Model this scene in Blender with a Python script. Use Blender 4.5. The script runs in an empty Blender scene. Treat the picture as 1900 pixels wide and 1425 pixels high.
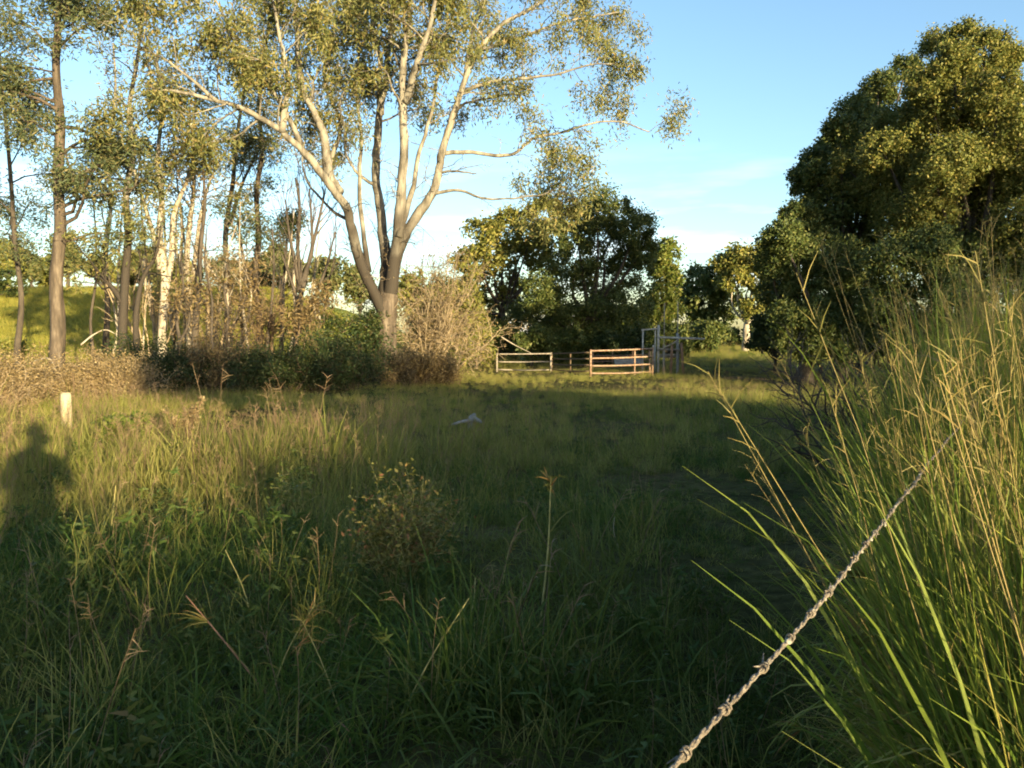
import bpy, math, random
import numpy as np

# ------------------------------------------------------------------ camera, sky, sun, exposure
sc = bpy.context.scene
R = math.radians
F_PX, CX, CY, HORIZON = 1450.0, 950.0, 712.5, 627.0      # focal length and horizon in photo pixels
CAM_H = 1.6
PITCH = math.atan((CY - HORIZON) / F_PX)
cam_d = bpy.data.cameras.new('camera')
cam = bpy.data.objects.new('camera', cam_d)
sc.collection.objects.link(cam)
cam_d.sensor_width = 36.0
cam_d.lens = F_PX / 1900.0 * 36.0
cam_d.clip_start, cam_d.clip_end = 0.05, 3000.0
cam.location = (0, 0, CAM_H)
cam.rotation_euler = (math.pi / 2 - PITCH, 0, 0)
sc.camera = cam

SUN_EL, SUN_AZ = R(6.5), R(31.0)            # low sun behind the camera, to the right; light travels 31 deg left of forward
TRAVEL = np.array([-math.sin(SUN_AZ) * math.cos(SUN_EL), math.cos(SUN_AZ) * math.cos(SUN_EL), -math.sin(SUN_EL)])
world = bpy.data.worlds.new('World'); sc.world = world; world.use_nodes = True
wn, wl = world.node_tree.nodes, world.node_tree.links
bg = wn['Background']
sky = wn.new('ShaderNodeTexSky'); sky.sky_type = 'NISHITA'; sky.sun_disc = False
sky.sun_elevation = SUN_EL; sky.sun_rotation = math.pi - SUN_AZ
sky.air_density, sky.dust_density, sky.ozone_density = 1.0, 1.1, 2.2
# thin pinkish cloud streaks low over the horizon, all the way round
tc = wn.new('ShaderNodeTexCoord'); mp = wn.new('ShaderNodeMapping'); mp.inputs['Scale'].default_value = (2.2, 2.2, 13.0)
nz = wn.new('ShaderNodeTexNoise'); nz.inputs['Scale'].default_value = 2.3; nz.inputs['Detail'].default_value = 5.0
cr = wn.new('ShaderNodeValToRGB'); cr.color_ramp.elements[0].position = 0.50; cr.color_ramp.elements[1].position = 0.95
sx = wn.new('ShaderNodeSeparateXYZ'); band = wn.new('ShaderNodeMapRange')
band.inputs['From Min'].default_value = 0.24; band.inputs['From Max'].default_value = 0.08
mul = wn.new('ShaderNodeMath'); mul.operation = 'MULTIPLY'
mix = wn.new('ShaderNodeMixRGB'); mix.inputs['Color2'].default_value = (5.6, 5.3, 5.6, 1)
wl.new(tc.outputs['Generated'], mp.inputs['Vector']); wl.new(mp.outputs['Vector'], nz.inputs['Vector'])
wl.new(nz.outputs['Fac'], cr.inputs['Fac']); wl.new(tc.outputs['Generated'], sx.inputs['Vector'])
wl.new(sx.outputs['Z'], band.inputs['Value']); wl.new(cr.outputs['Color'], mul.inputs[0]); wl.new(band.outputs['Result'], mul.inputs[1])
wl.new(mul.outputs[0], mix.inputs['Fac']); wl.new(sky.outputs['Color'], mix.inputs['Color1']); wl.new(mix.outputs['Color'], bg.inputs['Color'])
bg.inputs['Strength'].default_value = 0.15

sun_d = bpy.data.lights.new('sun', 'SUN'); sun_d.energy = 5.0; sun_d.angle = R(0.53); sun_d.color = (1.0, 0.815, 0.475)
sun = bpy.data.objects.new('sun', sun_d); sc.collection.objects.link(sun); sun.location = (30, -50, 20)
from mathutils import Vector
sun.rotation_euler = Vector(TRAVEL).to_track_quat('-Z', 'Y').to_euler()
sc.view_settings.view_transform = 'Standard'; sc.view_settings.look = 'None'
sc.view_settings.exposure = 1.62; sc.view_settings.gamma = 1.0; sc.view_settings.use_curve_mapping = False
sc.cycles.max_bounces = 4; sc.cycles.diffuse_bounces = 2; sc.cycles.transmission_bounces = 3; sc.cycles.transparent_max_bounces = 4
sc.cycles.filter_width = 1.9; sc.cycles.adaptive_threshold = 0.03

# ------------------------------------------------------------------ helpers
COL = sc.collection
FWD = np.array([0, math.cos(PITCH), -math.sin(PITCH)]); UP = np.array([0, math.sin(PITCH), math.cos(PITCH)])

def P(px, py, Y):
    """photo pixel and distance ahead (metres) -> point"""
    d = FWD + np.array([1.0, 0, 0]) * (px - CX) / F_PX - UP * (py - CY) / F_PX
    return np.array([0, 0, CAM_H]) + d * (Y / d[1])

def smooth(a, b, x):
    t = np.clip((np.asarray(x, float) - a) / (b - a), 0, 1)
    return t * t * (3 - 2 * t)

def vnoise(x, y, seed=0):
    """cheap 2D value noise, 0..1"""
    x = np.asarray(x, float); y = np.asarray(y, float)
    xi, yi = np.floor(x).astype(np.int64), np.floor(y).astype(np.int64)
    fx, fy = x - xi, y - yi
    fx = fx * fx * (3 - 2 * fx); fy = fy * fy * (3 - 2 * fy)
    def h(i, j):
        n = (i * 374761393 + j * 668265263 + seed * 982451653) & 0x7fffffff
        n = ((n ^ (n >> 13)) * 1274126177) & 0x7fffffff
        return ((n ^ (n >> 16)) & 0xffff) / 65535.0
    return (h(xi, yi) * (1 - fx) + h(xi + 1, yi) * fx) * (1 - fy) + (h(xi, yi + 1) * (1 - fx) + h(xi + 1, yi + 1) * fx) * fy

def terrain(x, y):
    x = np.asarray(x, float); y = np.asarray(y, float)
    z = 0.22 * (vnoise(x / 4.5, y / 4.5, 3) - 0.5) * smooth(1.5, 7, np.hypot(x, y)) + 0.07 * (vnoise(x / 1.3, y / 1.3, 5) - 0.5)
    z = z + 0.022 * np.clip(y - 27, 0, 60)
    z = z + 6.3 * smooth(40, 98, y) * smooth(-6, -24, x + 0.12 * (y - 40)) + 1.2 * (vnoise(x / 19, y / 19, 9) - 0.5) * smooth(45, 75, y)
    return z

def gz(x, y): return float(terrain(x, y))

def unit(v):
    v = np.asarray(v, float); n = np.linalg.norm(v, axis=-1, keepdims=True)
    return v / np.maximum(n, 1e-9)

def np_mesh(name, verts, faces):
    """faces: list of (n,k) int arrays"""
    me = bpy.data.meshes.new(name)
    verts = np.asarray(verts, np.float32).reshape(-1, 3)
    faces = [np.asarray(f, np.int32) for f in faces if len(f)]
    loops = np.concatenate([f.ravel() for f in faces]) if faces else np.zeros(0, np.int32)
    tot = np.concatenate([np.full(len(f), f.shape[1], np.int32) for f in faces]) if faces else np.zeros(0, np.int32)
    start = np.concatenate([[0], np.cumsum(tot)[:-1]]).astype(np.int32) if len(tot) else tot
    me.vertices.add(len(verts)); me.vertices.foreach_set('co', verts.ravel())
    me.loops.add(len(loops)); me.loops.foreach_set('vertex_index', loops)
    me.polygons.add(len(tot)); me.polygons.foreach_set('loop_start', start)
    try: me.polygons.foreach_set('loop_total', tot)
    except Exception: pass
    me.update(calc_edges=True)
    return me

class MB:
    """collects tubes, boxes and loose faces; build() links them as one mesh object"""
    def __init__(s): s.v, s.f, s.n = [], {3: [], 4: []}, 0
    def add(s, v, f):
        v = np.asarray(v, float).reshape(-1, 3); f = np.asarray(f, np.int64)
        s.v.append(v); s.f[f.shape[1]].append(f + s.n); s.n += len(v)
    def tube(s, pts, rad, k=6, cap=True, seed=None, rough=0.0):
        pts = np.asarray(pts, float); m = len(pts)
        rad = np.broadcast_to(np.asarray(rad, float), (m,))
        t = np.gradient(pts, axis=0); t = unit(t)
        ref = np.array([0.0, 0, 1]) if abs(t[0][2]) < 0.9 else np.array([1.0, 0, 0])
        a = unit(np.cross(t[0], ref)); A = [a]
        for i in range(1, m):
            a = a - t[i] * np.dot(a, t[i]); a = a / max(np.linalg.norm(a), 1e-9); A.append(a)
        A = np.array(A); B = np.cross(t, A)
        ang = np.linspace(0, 2 * math.pi, k, endpoint=False)
        rr = rad[:, None] * np.ones((m, k))
        if rough: rr = rr * (1 + rough * (np.random.RandomState(seed or 1).rand(m, k) - 0.5))
        V = pts[:, None] + rr[..., None] * (np.cos(ang)[None, :, None] * A[:, None] + np.sin(ang)[None, :, None] * B[:, None])
        i = np.arange(m - 1)[:, None] * k; j = np.arange(k)[None]; j2 = (j + 1) % k
        Fq = np.stack([i + j, i + j2, i + k + j2, i + k + j], -1).reshape(-1, 4)
        s.add(V, Fq)
        if cap:
            c0 = s.n - m * k
            for ring, ctr, flip in ((0, pts[0], 1), (m - 1, pts[-1], 0)):
                s.v.append(np.array([ctr])); ci = s.n; s.n += 1
                q = c0 + ring * k + np.arange(k); q2 = c0 + ring * k + (np.arange(k) + 1) % k
                s.f[3].append(np.stack([q2, q, np.full(k, ci)] if flip else [q, q2, np.full(k, ci)], -1))
    def box(s, c, size, rz=0, ax=None):
        x, y, z = np.asarray(size) / 2
        v = np.array([[-x, -y, -z], [x, -y, -z], [x, y, -z], [-x, y, -z], [-x, -y, z], [x, -y, z], [x, y, z], [-x, y, z]])
        ca, sa = math.cos(rz), math.sin(rz)
        v = np.stack([v[:, 0] * ca - v[:, 1] * sa, v[:, 0] * sa + v[:, 1] * ca, v[:, 2]], -1) + np.asarray(c)
        s.add(v, [[0, 3, 2, 1], [4, 5, 6, 7], [0, 1, 5, 4], [1, 2, 6, 5], [2, 3, 7, 6], [3, 0, 4, 7]])
    def mesh(s, name):
        fs = [np.concatenate(s.f[k]) for k in (3, 4) if s.f[k]]
        return np_mesh(name, np.concatenate(s.v), fs)
    def build(s, name, mat, parent=None, smooth_=True):
        me = s.mesh(name)
        return link(name, me, mat, parent, smooth_)

def link(name, me, mat, parent=None, smooth_=False):
    if mat is not None: me.materials.append(mat)
    if smooth_: me.polygons.foreach_set('use_smooth', np.ones(len(me.polygons), bool))
    o = bpy.data.objects.new(name, me); COL.objects.link(o)
    if parent is not None:
        o.parent = parent; o.matrix_parent_inverse = parent.matrix_world.inverted() if False else o.matrix_parent_inverse
        o.location = -Vector(parent.location)          # mesh data are world coordinates, parents are unrotated Empties
    return o

def tag(o, label=None, cat=None, group=None, kind=None):
    if label: o['label'] = label
    if cat: o['category'] = cat
    if group: o['group'] = group
    if kind: o['kind'] = kind
    return o

def thing(name, loc, label, cat, group=None):
    o = bpy.data.objects.new(name, None); COL.objects.link(o)
    o.location = Vector([float(c) for c in loc]); o.empty_display_size = 0.2
    return tag(o, label, cat, group)

# ------------------------------------------------------------------ materials
def nodes_of(name):
    m = bpy.data.materials.new(name); m.use_nodes = True
    nt = m.node_tree; nt.nodes.clear()
    return m, nt.nodes, nt.links

def ramp(n, cols):
    r = n.new('ShaderNodeValToRGB'); e = r.color_ramp.elements
    while len(e) < len(cols): e.new(0.5)
    for i, c in enumerate(cols):
        e[i].position = c[0]; e[i].color = (*c[1], 1)
    return r

def leaf_mat(name, cols, trans=0.3, rough=0.55, patch=0.0, patch_col=None, patch_scale=0.35, spec=0.25, inst=False):
    """cols: list of (pos,(r,g,b)) picked per leaf"""
    m, n, l = nodes_of(name)
    out = n.new('ShaderNodeOutputMaterial'); geo = n.new('ShaderNodeNewGeometry')
    rp = ramp(n, cols)
    if inst:
        oi = n.new('ShaderNodeObjectInfo'); ad = n.new('ShaderNodeMath'); ad.operation = 'ADD'
        mu = n.new('ShaderNodeMath'); mu.operation = 'MULTIPLY'; mu.inputs[1].default_value = 0.55
        mu2 = n.new('ShaderNodeMath'); mu2.operation = 'MULTIPLY'; mu2.inputs[1].default_value = 0.45
        l.new(geo.outputs['Random Per Island'], mu.inputs[0]); l.new(oi.outputs['Random'], mu2.inputs[0])
        l.new(mu.outputs[0], ad.inputs[0]); l.new(mu2.outputs[0], ad.inputs[1]); l.new(ad.outputs[0], rp.inputs['Fac'])
    else:
        l.new(geo.outputs['Random Per Island'], rp.inputs['Fac'])
    col = rp.outputs['Color']
    if patch > 0:
        no = n.new('ShaderNodeTexNoise'); no.inputs['Scale'].default_value = patch_scale; no.inputs['Detail'].default_value = 4
        l.new(geo.outputs['Position'], no.inputs['Vector'])
        mr = n.new('ShaderNodeMapRange'); mr.inputs['From Min'].default_value = 0.42; mr.inputs['From Max'].default_value = 0.62
        mr.inputs['To Max'].default_value = patch
        l.new(no.outputs['Fac'], mr.inputs['Value'])
        mx = n.new('ShaderNodeMixRGB'); mx.inputs['Color2'].default_value = (*patch_col, 1)
        l.new(mr.outputs['Result'], mx.inputs['Fac']); l.new(col, mx.inputs['Color1']); col = mx.outputs['Color']
    b = n.new('ShaderNodeBsdfPrincipled'); b.inputs['Roughness'].default_value = rough
    b.inputs['Specular IOR Level'].default_value = spec
    tr = n.new('ShaderNodeBsdfTranslucent'); ms = n.new('ShaderNodeMixShader'); ms.inputs[0].default_value = trans
    l.new(col, b.inputs['Base Color']); l.new(col, tr.inputs['Color'])
    l.new(b.outputs[0], ms.inputs[1]); l.new(tr.outputs[0], ms.inputs[2]); l.new(ms.outputs[0], out.inputs['Surface'])
    return m

def solid_mat(name, cols, scale=6.0, stretch=(1, 1, 1), rough=0.85, bump=0.4, metal=0.0, spec=0.3, bscale=None):
    m, n, l = nodes_of(name)
    out = n.new('ShaderNodeOutputMaterial'); geo = n.new('ShaderNodeNewGeometry')
    mp = n.new('ShaderNodeMapping'); mp.inputs['Scale'].default_value = stretch
    l.new(geo.outputs['Position'], mp.inputs['Vector'])
    no = n.new('ShaderNodeTexNoise'); no.inputs['Scale'].default_value = scale; no.inputs['Detail'].default_value = 6; no.inputs['Roughness'].default_value = 0.65
    l.new(mp.outputs['Vector'], no.inputs['Vector'])
    rp = ramp(n, cols); l.new(no.outputs['Fac'], rp.inputs['Fac'])
    b = n.new('ShaderNodeBsdfPrincipled'); b.inputs['Roughness'].default_value = rough; b.inputs['Metallic'].default_value = metal
    b.inputs['Specular IOR Level'].default_value = spec
    l.new(rp.outputs['Color'], b.inputs['Base Color'])
    if bump:
        n2 = n.new('ShaderNodeTexNoise'); n2.inputs['Scale'].default_value = bscale or scale * 2.5; n2.inputs['Detail'].default_value = 5
        l.new(mp.outputs['Vector'], n2.inputs['Vector'])
        bp = n.new('ShaderNodeBump'); bp.inputs['Strength'].default_value = bump; bp.inputs['Distance'].default_value = 0.03
        l.new(n2.outputs['Fac'], bp.inputs['Height']); l.new(bp.outputs['Normal'], b.inputs['Normal'])
    l.new(b.outputs[0], out.inputs['Surface'])
    return m

M = {}
M['gum_leaf'] = leaf_mat('gum_leaf', [(0, (.09, .11, .035)), (.5, (.165, .17, .055)), (.85, (.24, .215, .075)), (1, (.28, .2, .08))], .28)
M['gum_leaf_dark'] = leaf_mat('gum_leaf_dark', [(0, (.055, .075, .035)), (.6, (.10, .12, .05)), (1, (.19, .16, .07))], .22)
M['dense_leaf'] = leaf_mat('dense_leaf', [(0, (.045, .07, .018)), (.6, (.09, .115, .03)), (1, (.16, .16, .045))], .25)
M['dense_leaf_olive'] = leaf_mat('dense_leaf_olive', [(0, (.10, .12, .024)), (.6, (.2, .2, .045)), (1, (.29, .245, .065))], .32)
M['tower_leaf'] = leaf_mat('tower_leaf', [(0, (.07, .095, .02)), (.55, (.155, .165, .038)), (.9, (.25, .225, .055)), (1, (.31, .25, .07))], .32)
M['far_leaf'] = leaf_mat('far_leaf', [(0, (.06, .075, .025)), (.6, (.11, .12, .04)), (1, (.17, .15, .06))], .2)
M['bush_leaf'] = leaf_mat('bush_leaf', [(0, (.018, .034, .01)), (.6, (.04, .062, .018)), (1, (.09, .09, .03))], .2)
M['bright_leaf'] = leaf_mat('bright_leaf', [(0, (.08, .12, .02)), (.6, (.15, .18, .035)), (1, (.25, .23, .06))], .35)
M['dry_leaf'] = leaf_mat('dry_leaf', [(0, (.14, .10, .045)), (.6, (.25, .18, .085)), (1, (.36, .275, .14))], .25)
M['brown_leaf'] = leaf_mat('brown_leaf', [(0, (.10, .075, .035)), (.6, (.18, .125, .055)), (1, (.24, .18, .08))], .25)
M['weed_leaf'] = leaf_mat('weed_leaf', [(0, (.09, .10, .02)), (.5, (.17, .16, .035)), (.85, (.26, .2, .06)), (1, (.28, .12, .05))], .3)
M['grass'] = leaf_mat('grass', [(0, (.033, .08, .011)), (.45, (.073, .132, .02)), (.8, (.135, .172, .03)), (1, (.25, .215, .068))], .38,
                      patch=.45, patch_col=(.16, .14, .038), patch_scale=.3, inst=True)
M['grass_dry'] = leaf_mat('grass_dry', [(0, (.12, .16, .026)), (.5, (.245, .25, .052)), (1, (.39, .34, .105))], .4, patch=.2, patch_col=(.27, .18, .08), patch_scale=.45, inst=True)
M['weed_inst'] = leaf_mat('weed_inst', [(0, (.04, .075, .015)), (.5, (.08, .12, .025)), (.85, (.16, .16, .035)), (1, (.2, .12, .05))], .3, inst=True)
M['seed'] = leaf_mat('seed', [(0, (.17, .11, .065)), (1, (.32, .22, .12))], .3, inst=True)
M['cane'] = leaf_mat('cane', [(0, (.09, .145, .017)), (.45, (.185, .225, .032)), (.8, (.32, .29, .06)), (1, (.41, .29, .105))], .4, inst=True)
M['cane_dry'] = leaf_mat('cane_dry', [(0, (.17, .16, .04)), (.5, (.31, .24, .08)), (1, (.41, .27, .12))], .3, inst=True)
M['cane_stem'] = leaf_mat('cane_stem', [(0, (.14, .14, .03)), (1, (.28, .2, .075))], .15, inst=True)
M['hill_grass'] = leaf_mat('hill_grass', [(0, (.15, .165, .025)), (.6, (.25, .23, .04)), (1, (.33, .26, .07))], .3, inst=True)
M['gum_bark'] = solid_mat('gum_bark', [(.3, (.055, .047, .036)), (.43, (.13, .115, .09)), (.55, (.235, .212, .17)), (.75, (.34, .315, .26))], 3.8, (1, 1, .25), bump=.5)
def shaded_stocking(m, z0, z1, dark):
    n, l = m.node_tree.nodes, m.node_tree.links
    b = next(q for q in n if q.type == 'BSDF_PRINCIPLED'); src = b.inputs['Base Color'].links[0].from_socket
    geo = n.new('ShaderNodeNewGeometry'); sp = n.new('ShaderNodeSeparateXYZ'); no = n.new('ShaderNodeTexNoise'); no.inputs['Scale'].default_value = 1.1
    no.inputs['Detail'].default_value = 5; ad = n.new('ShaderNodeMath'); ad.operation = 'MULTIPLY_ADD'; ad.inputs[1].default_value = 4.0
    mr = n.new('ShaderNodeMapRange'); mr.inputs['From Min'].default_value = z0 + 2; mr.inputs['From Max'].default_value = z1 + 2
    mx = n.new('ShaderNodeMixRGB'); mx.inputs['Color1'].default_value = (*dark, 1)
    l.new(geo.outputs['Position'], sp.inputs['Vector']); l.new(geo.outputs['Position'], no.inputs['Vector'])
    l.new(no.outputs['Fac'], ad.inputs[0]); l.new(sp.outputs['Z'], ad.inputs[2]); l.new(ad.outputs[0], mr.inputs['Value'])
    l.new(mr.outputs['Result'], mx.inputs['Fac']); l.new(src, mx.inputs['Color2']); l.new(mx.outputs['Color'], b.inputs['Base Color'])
shaded_stocking(M['gum_bark'], 4.6, 7.0, (.042, .034, .026))        # shaggy brown bark plus painted limb shade low down, shed and pale above
M['rough_bark'] = solid_mat('rough_bark', [(.3, (.034, .027, .02)), (.52, (.09, .069, .05)), (.72, (.19, .152, .112))], 6, (1, 1, .18), bump=.9)
M['pale_bark'] = solid_mat('pale_bark', [(.3, (.17, .14, .10)), (.55, (.37, .32, .25)), (.8, (.5, .45, .36))], 4, (1, 1, .3), bump=.3)
M['dark_bark'] = solid_mat('dark_bark', [(.3, (.035, .028, .022)), (.7, (.10, .08, .06))], 6, (1, 1, .3), bump=.6)
M['twig'] = solid_mat('twig', [(.3, (.22, .16, .10)), (.7, (.42, .33, .21))], 5, bump=0)
M['twig_tan'] = solid_mat('twig_tan', [(.3, (.13, .095, .06)), (.7, (.31, .245, .155))], 5, bump=0)
M['twig_brown'] = solid_mat('twig_brown', [(.3, (.09, .06, .04)), (.7, (.2, .14, .085))], 5, bump=0)
M['rust'] = solid_mat('rust', [(.32, (.13, .075, .045)), (.5, (.26, .165, .105)), (.7, (.40, .31, .23))], 11, rough=.75, bump=.2)
M['grey_timber'] = solid_mat('grey_timber', [(.3, (.16, .135, .105)), (.7, (.36, .315, .25))], 8, (1, 1, .2), bump=.5)
M['galv'] = solid_mat('galv', [(.3, (.27, .245, .21)), (.7, (.5, .47, .42))], 9, rough=.8, bump=.1)
M['red_timber'] = solid_mat('red_timber', [(.3, (.15, .08, .05)), (.7, (.3, .18, .11))], 8, (1, 1, .2), bump=.5)
M['bleached'] = solid_mat('bleached', [(.3, (.18, .17, .165)), (.7, (.32, .31, .30))], 12, bump=.4)
M['post_wood'] = solid_mat('post_wood', [(.3, (.34, .27, .16)), (.7, (.55, .46, .3))], 9, (1, 1, .2), bump=.5)
M['wire'] = solid_mat('wire', [(.3, (.12, .095, .07)), (.55, (.25, .21, .16)), (.8, (.37, .33, .27))], 90, rough=.8, bump=.6, bscale=260)
M['lichen'] = solid_mat('lichen', [(.3, (.26, .24, .18)), (.7, (.45, .43, .35))], 120, bump=.6, bscale=300)
M['stalk_red'] = solid_mat('stalk_red', [(.3, (.22, .10, .05)), (.7, (.38, .21, .12))], 20, bump=.1)
M['stalk_yellow'] = solid_mat('stalk_yellow', [(.3, (.26, .22, .06)), (.7, (.42, .36, .14))], 20, bump=.1)
M['cloth'] = solid_mat('cloth', [(.3, (.05, .06, .09)), (.7, (.08, .09, .13))], 30, bump=.1)
M['skin'] = solid_mat('skin', [(.3, (.42, .26, .18)), (.7, (.5, .32, .23))], 20, bump=0)
M['hair'] = solid_mat('hair', [(.3, (.03, .02, .015)), (.7, (.07, .045, .03))], 40, bump=.2)
M['black'] = solid_mat('black', [(.3, (.015, .015, .016)), (.7, (.03, .03, .03))], 30, bump=0, rough=.4)

# ------------------------------------------------------------------ ground (one sheet to the horizon, with the pasture hill)
def ground():
    def axis(lo, hi, near, step0, grow):
        out = [0.0]; s = step0
        while out[-1] < hi: out.append(out[-1] + s); s = step0 if out[-1] < near else s * grow
        neg = [0.0]; s = step0
        while neg[-1] < -lo: neg.append(neg[-1] + s); s = step0 if neg[-1] < near else s * grow
        return np.array([-v for v in neg[:0:-1]] + out)
    xs = axis(-1500, 1500, 14, .35, 1.07); ys = axis(-1500, 1500, 40, .4, 1.06)
    X, Y = np.meshgrid(xs, ys); Z = terrain(X, Y)
    nx, ny = len(xs), len(ys)
    i, j = np.meshgrid(np.arange(ny - 1), np.arange(nx - 1), indexing='ij')
    a = (i * nx + j).ravel()
    f = np.stack([a, a + 1, a + nx + 1, a + nx], -1)
    m, n, l = nodes_of('ground')
    out = n.new('ShaderNodeOutputMaterial'); geo = n.new('ShaderNodeNewGeometry')
    n1 = n.new('ShaderNodeTexNoise'); n1.inputs['Scale'].default_value = .6; n1.inputs['Detail'].default_value = 8
    n2 = n.new('ShaderNodeTexNoise'); n2.inputs['Scale'].default_value = 9; n2.inputs['Detail'].default_value = 6
    l.new(geo.outputs['Position'], n1.inputs['Vector']); l.new(geo.outputs['Position'], n2.inputs['Vector'])
    r1 = ramp(n, [(.35, (.045, .05, .016)), (.55, (.085, .08, .03)), (.7, (.11, .085, .045))])
    r2 = ramp(n, [(.3, (.45, .45, .45)), (.7, (1.25, 1.2, 1.1))])
    mm = n.new('ShaderNodeMixRGB'); mm.blend_type = 'MULTIPLY'; mm.inputs['Fac'].default_value = 1
    l.new(n1.outputs['Fac'], r1.inputs['Fac']); l.new(n2.outputs['Fac'], r2.inputs['Fac'])
    l.new(r1.outputs['Color'], mm.inputs['Color1']); l.new(r2.outputs['Color'], mm.inputs['Color2'])
    # grazed pasture on the far slope is greener than the thatch here
    sp = n.new('ShaderNodeSeparateXYZ'); l.new(geo.outputs['Position'], sp.inputs['Vector'])
    mr = n.new('ShaderNodeMapRange'); mr.inputs['From Min'].default_value = 38; mr.inputs['From Max'].default_value = 52
    l.new(sp.outputs['Y'], mr.inputs['Value'])
    r3 = ramp(n, [(.3, (.11, .14, .02)), (.55, (.19, .20, .035)), (.75, (.26, .21, .06))]); l.new(n1.outputs['Fac'], r3.inputs['Fac'])
    m2 = n.new('ShaderNodeMixRGB'); l.new(mr.outputs['Result'], m2.inputs['Fac']); l.new(mm.outputs['Color'], m2.inputs['Color1']); l.new(r3.outputs['Color'], m2.inputs['Color2'])
    b = n.new('ShaderNodeBsdfPrincipled'); b.inputs['Roughness'].default_value = 1; b.inputs['Specular IOR Level'].default_value = .05
    bp = n.new('ShaderNodeBump'); bp.inputs['Strength'].default_value = .8; bp.inputs['Distance'].default_value = .08
    l.new(n2.outputs['Fac'], bp.inputs['Height']); l.new(bp.outputs['Normal'], b.inputs['Normal'])
    l.new(m2.outputs['Color'], b.inputs['Base Color']); l.new(b.outputs[0], out.inputs['Surface'])
    o = link('ground', np_mesh('ground', np.stack([X, Y, Z], -1), [f]), m, None, True)
    tag(o, 'rough paddock ground rising to a grassy hill', None, None, 'structure')
ground()

# ------------------------------------------------------------------ foliage builders
def leaf_faces(c, L, W, rng, droop=0.0, normals=None, spread=1.0):
    """one rhombic leaf of two triangles (a folded quad) at every point of c"""
    n = len(c)
    d = rng.normal(size=(n, 3))
    if normals is not None:
        nn = unit(normals + rng.normal(size=(n, 3)) * 0.95 * spread)
        d = unit(d - nn * np.sum(d * nn, -1, keepdims=True)); w = np.cross(nn, d)
    else:
        d = unit(d * np.array([1, 1, .7]) + np.array([0, 0, -droop])); w = unit(np.cross(d, rng.normal(size=(n, 3))))
    l = (L * rng.uniform(.6, 1.3, n))[:, None]; wd = (W * rng.uniform(.7, 1.3, n))[:, None]
    mid = c + d * l * .45
    v = np.stack([c, mid + w * wd * .5, c + d * l, mid - w * wd * .5], 1)
    return v.reshape(-1, 3), np.arange(4 * n).reshape(-1, 4)

def crown_obj(name, pts, mat, parent, L, W, rng, droop=0.0, normals=None, spread=1.0):
    v, f = leaf_faces(np.asarray(pts), L, W, rng, droop, normals, spread)
    return link(name, np_mesh(name, v, [f]), mat, parent)

def clump_points(tips, rad, n, rng, flat=.75):
    tips = np.asarray(tips); k = len(tips)
    p = rng.normal(size=(k, n, 3)) * .5
    r = rad * rng.uniform(.55, 1.3, k)
    return (tips[:, None] + p * r[:, None, None] * np.array([1, 1, flat])).reshape(-1, 3)

def lobe_points(lobes, n_sub, n_leaf, rng, sub=.38):
    """dense crown: every lobe is covered with sub-clumps whose leaves face outwards"""
    pts, nor = [], []
    for c, r in lobes:
        k = n_sub
        d = unit(rng.normal(size=(k, 3)) + np.array([0, -.15, .25]))
        sc_ = c + d * (r * rng.uniform(.55, 1.02, (k, 1))) * np.array([1, 1, .9])
        sr = r * sub * rng.uniform(.55, 1.5, k)
        q = unit(rng.normal(size=(k, n_leaf, 3)) + d[:, None] * .5 + np.array([0, 0, .2]))
        rr = rng.uniform(.2, 1.0, (k, n_leaf, 1)) ** .7 * (1 + .35 * rng.normal(size=(k, n_leaf, 1)).clip(-1, 1.6))
        pts.append((sc_[:, None] + q * rr * sr[:, None, None]).reshape(-1, 3)); nor.append(q.reshape(-1, 3))
    return np.concatenate(pts), np.concatenate(nor)

def wander(p0, d, length, n, rng, wob=.25, up=0.0):
    pts = [np.asarray(p0, float)]; d = unit(d); st = length / (n - 1)
    for i in range(n - 1):
        d = unit(d + rng.normal(size=3) * wob + np.array([0, 0, up])); pts.append(pts[-1] + d * st)
    return np.array(pts)

def along(path, t):
    x = t * (len(path) - 1); i = min(int(x), len(path) - 2); f = x - i
    return path[i] * (1 - f) + path[i + 1] * f, unit(path[i + 1] - path[i])

def grow(mb, tips, path, rad, rng, spec, level=0):
    """spec[level] = (children, t0, length, angle deg, up, wobble)"""
    if level >= len(spec):
        for t in (.45, .75, 1.0): tips.append(along(path, t)[0])
        return
    nch, t0, ln, ang, up, wob = spec[level]
    for i in range(nch):
        t = t0 + (1 - t0) * (i + rng.rand()) / nch
        p, tg = along(path, min(t, .999))
        side = unit(np.cross(tg, rng.normal(size=3))); a = R(ang) * rng.uniform(.6, 1.3)
        d = tg * math.cos(a) + side * math.sin(a)
        L_ = ln * (1.15 - .5 * t) * rng.uniform(.65, 1.3)
        r = np.interp(t, np.linspace(0, 1, len(rad)), rad) * .45
        r = max(min(r, L_ * .022), min(.015, L_ * .02))
        n = 6 if level == 0 else 5
        ch = wander(p, d, L_, n, rng, wob, up)
        rr = np.linspace(r, r * .3, n)
        mb.tube(ch, rr, 5 if r > .03 else 3, cap=False)
        grow(mb, tips, ch, rr, rng, spec, level + 1)

def resample(pts, n):
    """Catmull-Rom through traced points"""
    p = np.asarray(pts, float); q = np.vstack([2 * p[0] - p[1], p, 2 * p[-1] - p[-2]]); out = []
    for t in np.linspace(0, len(p) - 1 - 1e-6, n):
        i = int(t); f = t - i; a, b, c, d = q[i:i + 4]
        out.append(.5 * (2 * b + (c - a) * f + (2 * a - 5 * b + 4 * c - d) * f * f + (3 * b - a - 3 * c + d) * f ** 3))
    return np.array(out)

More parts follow.
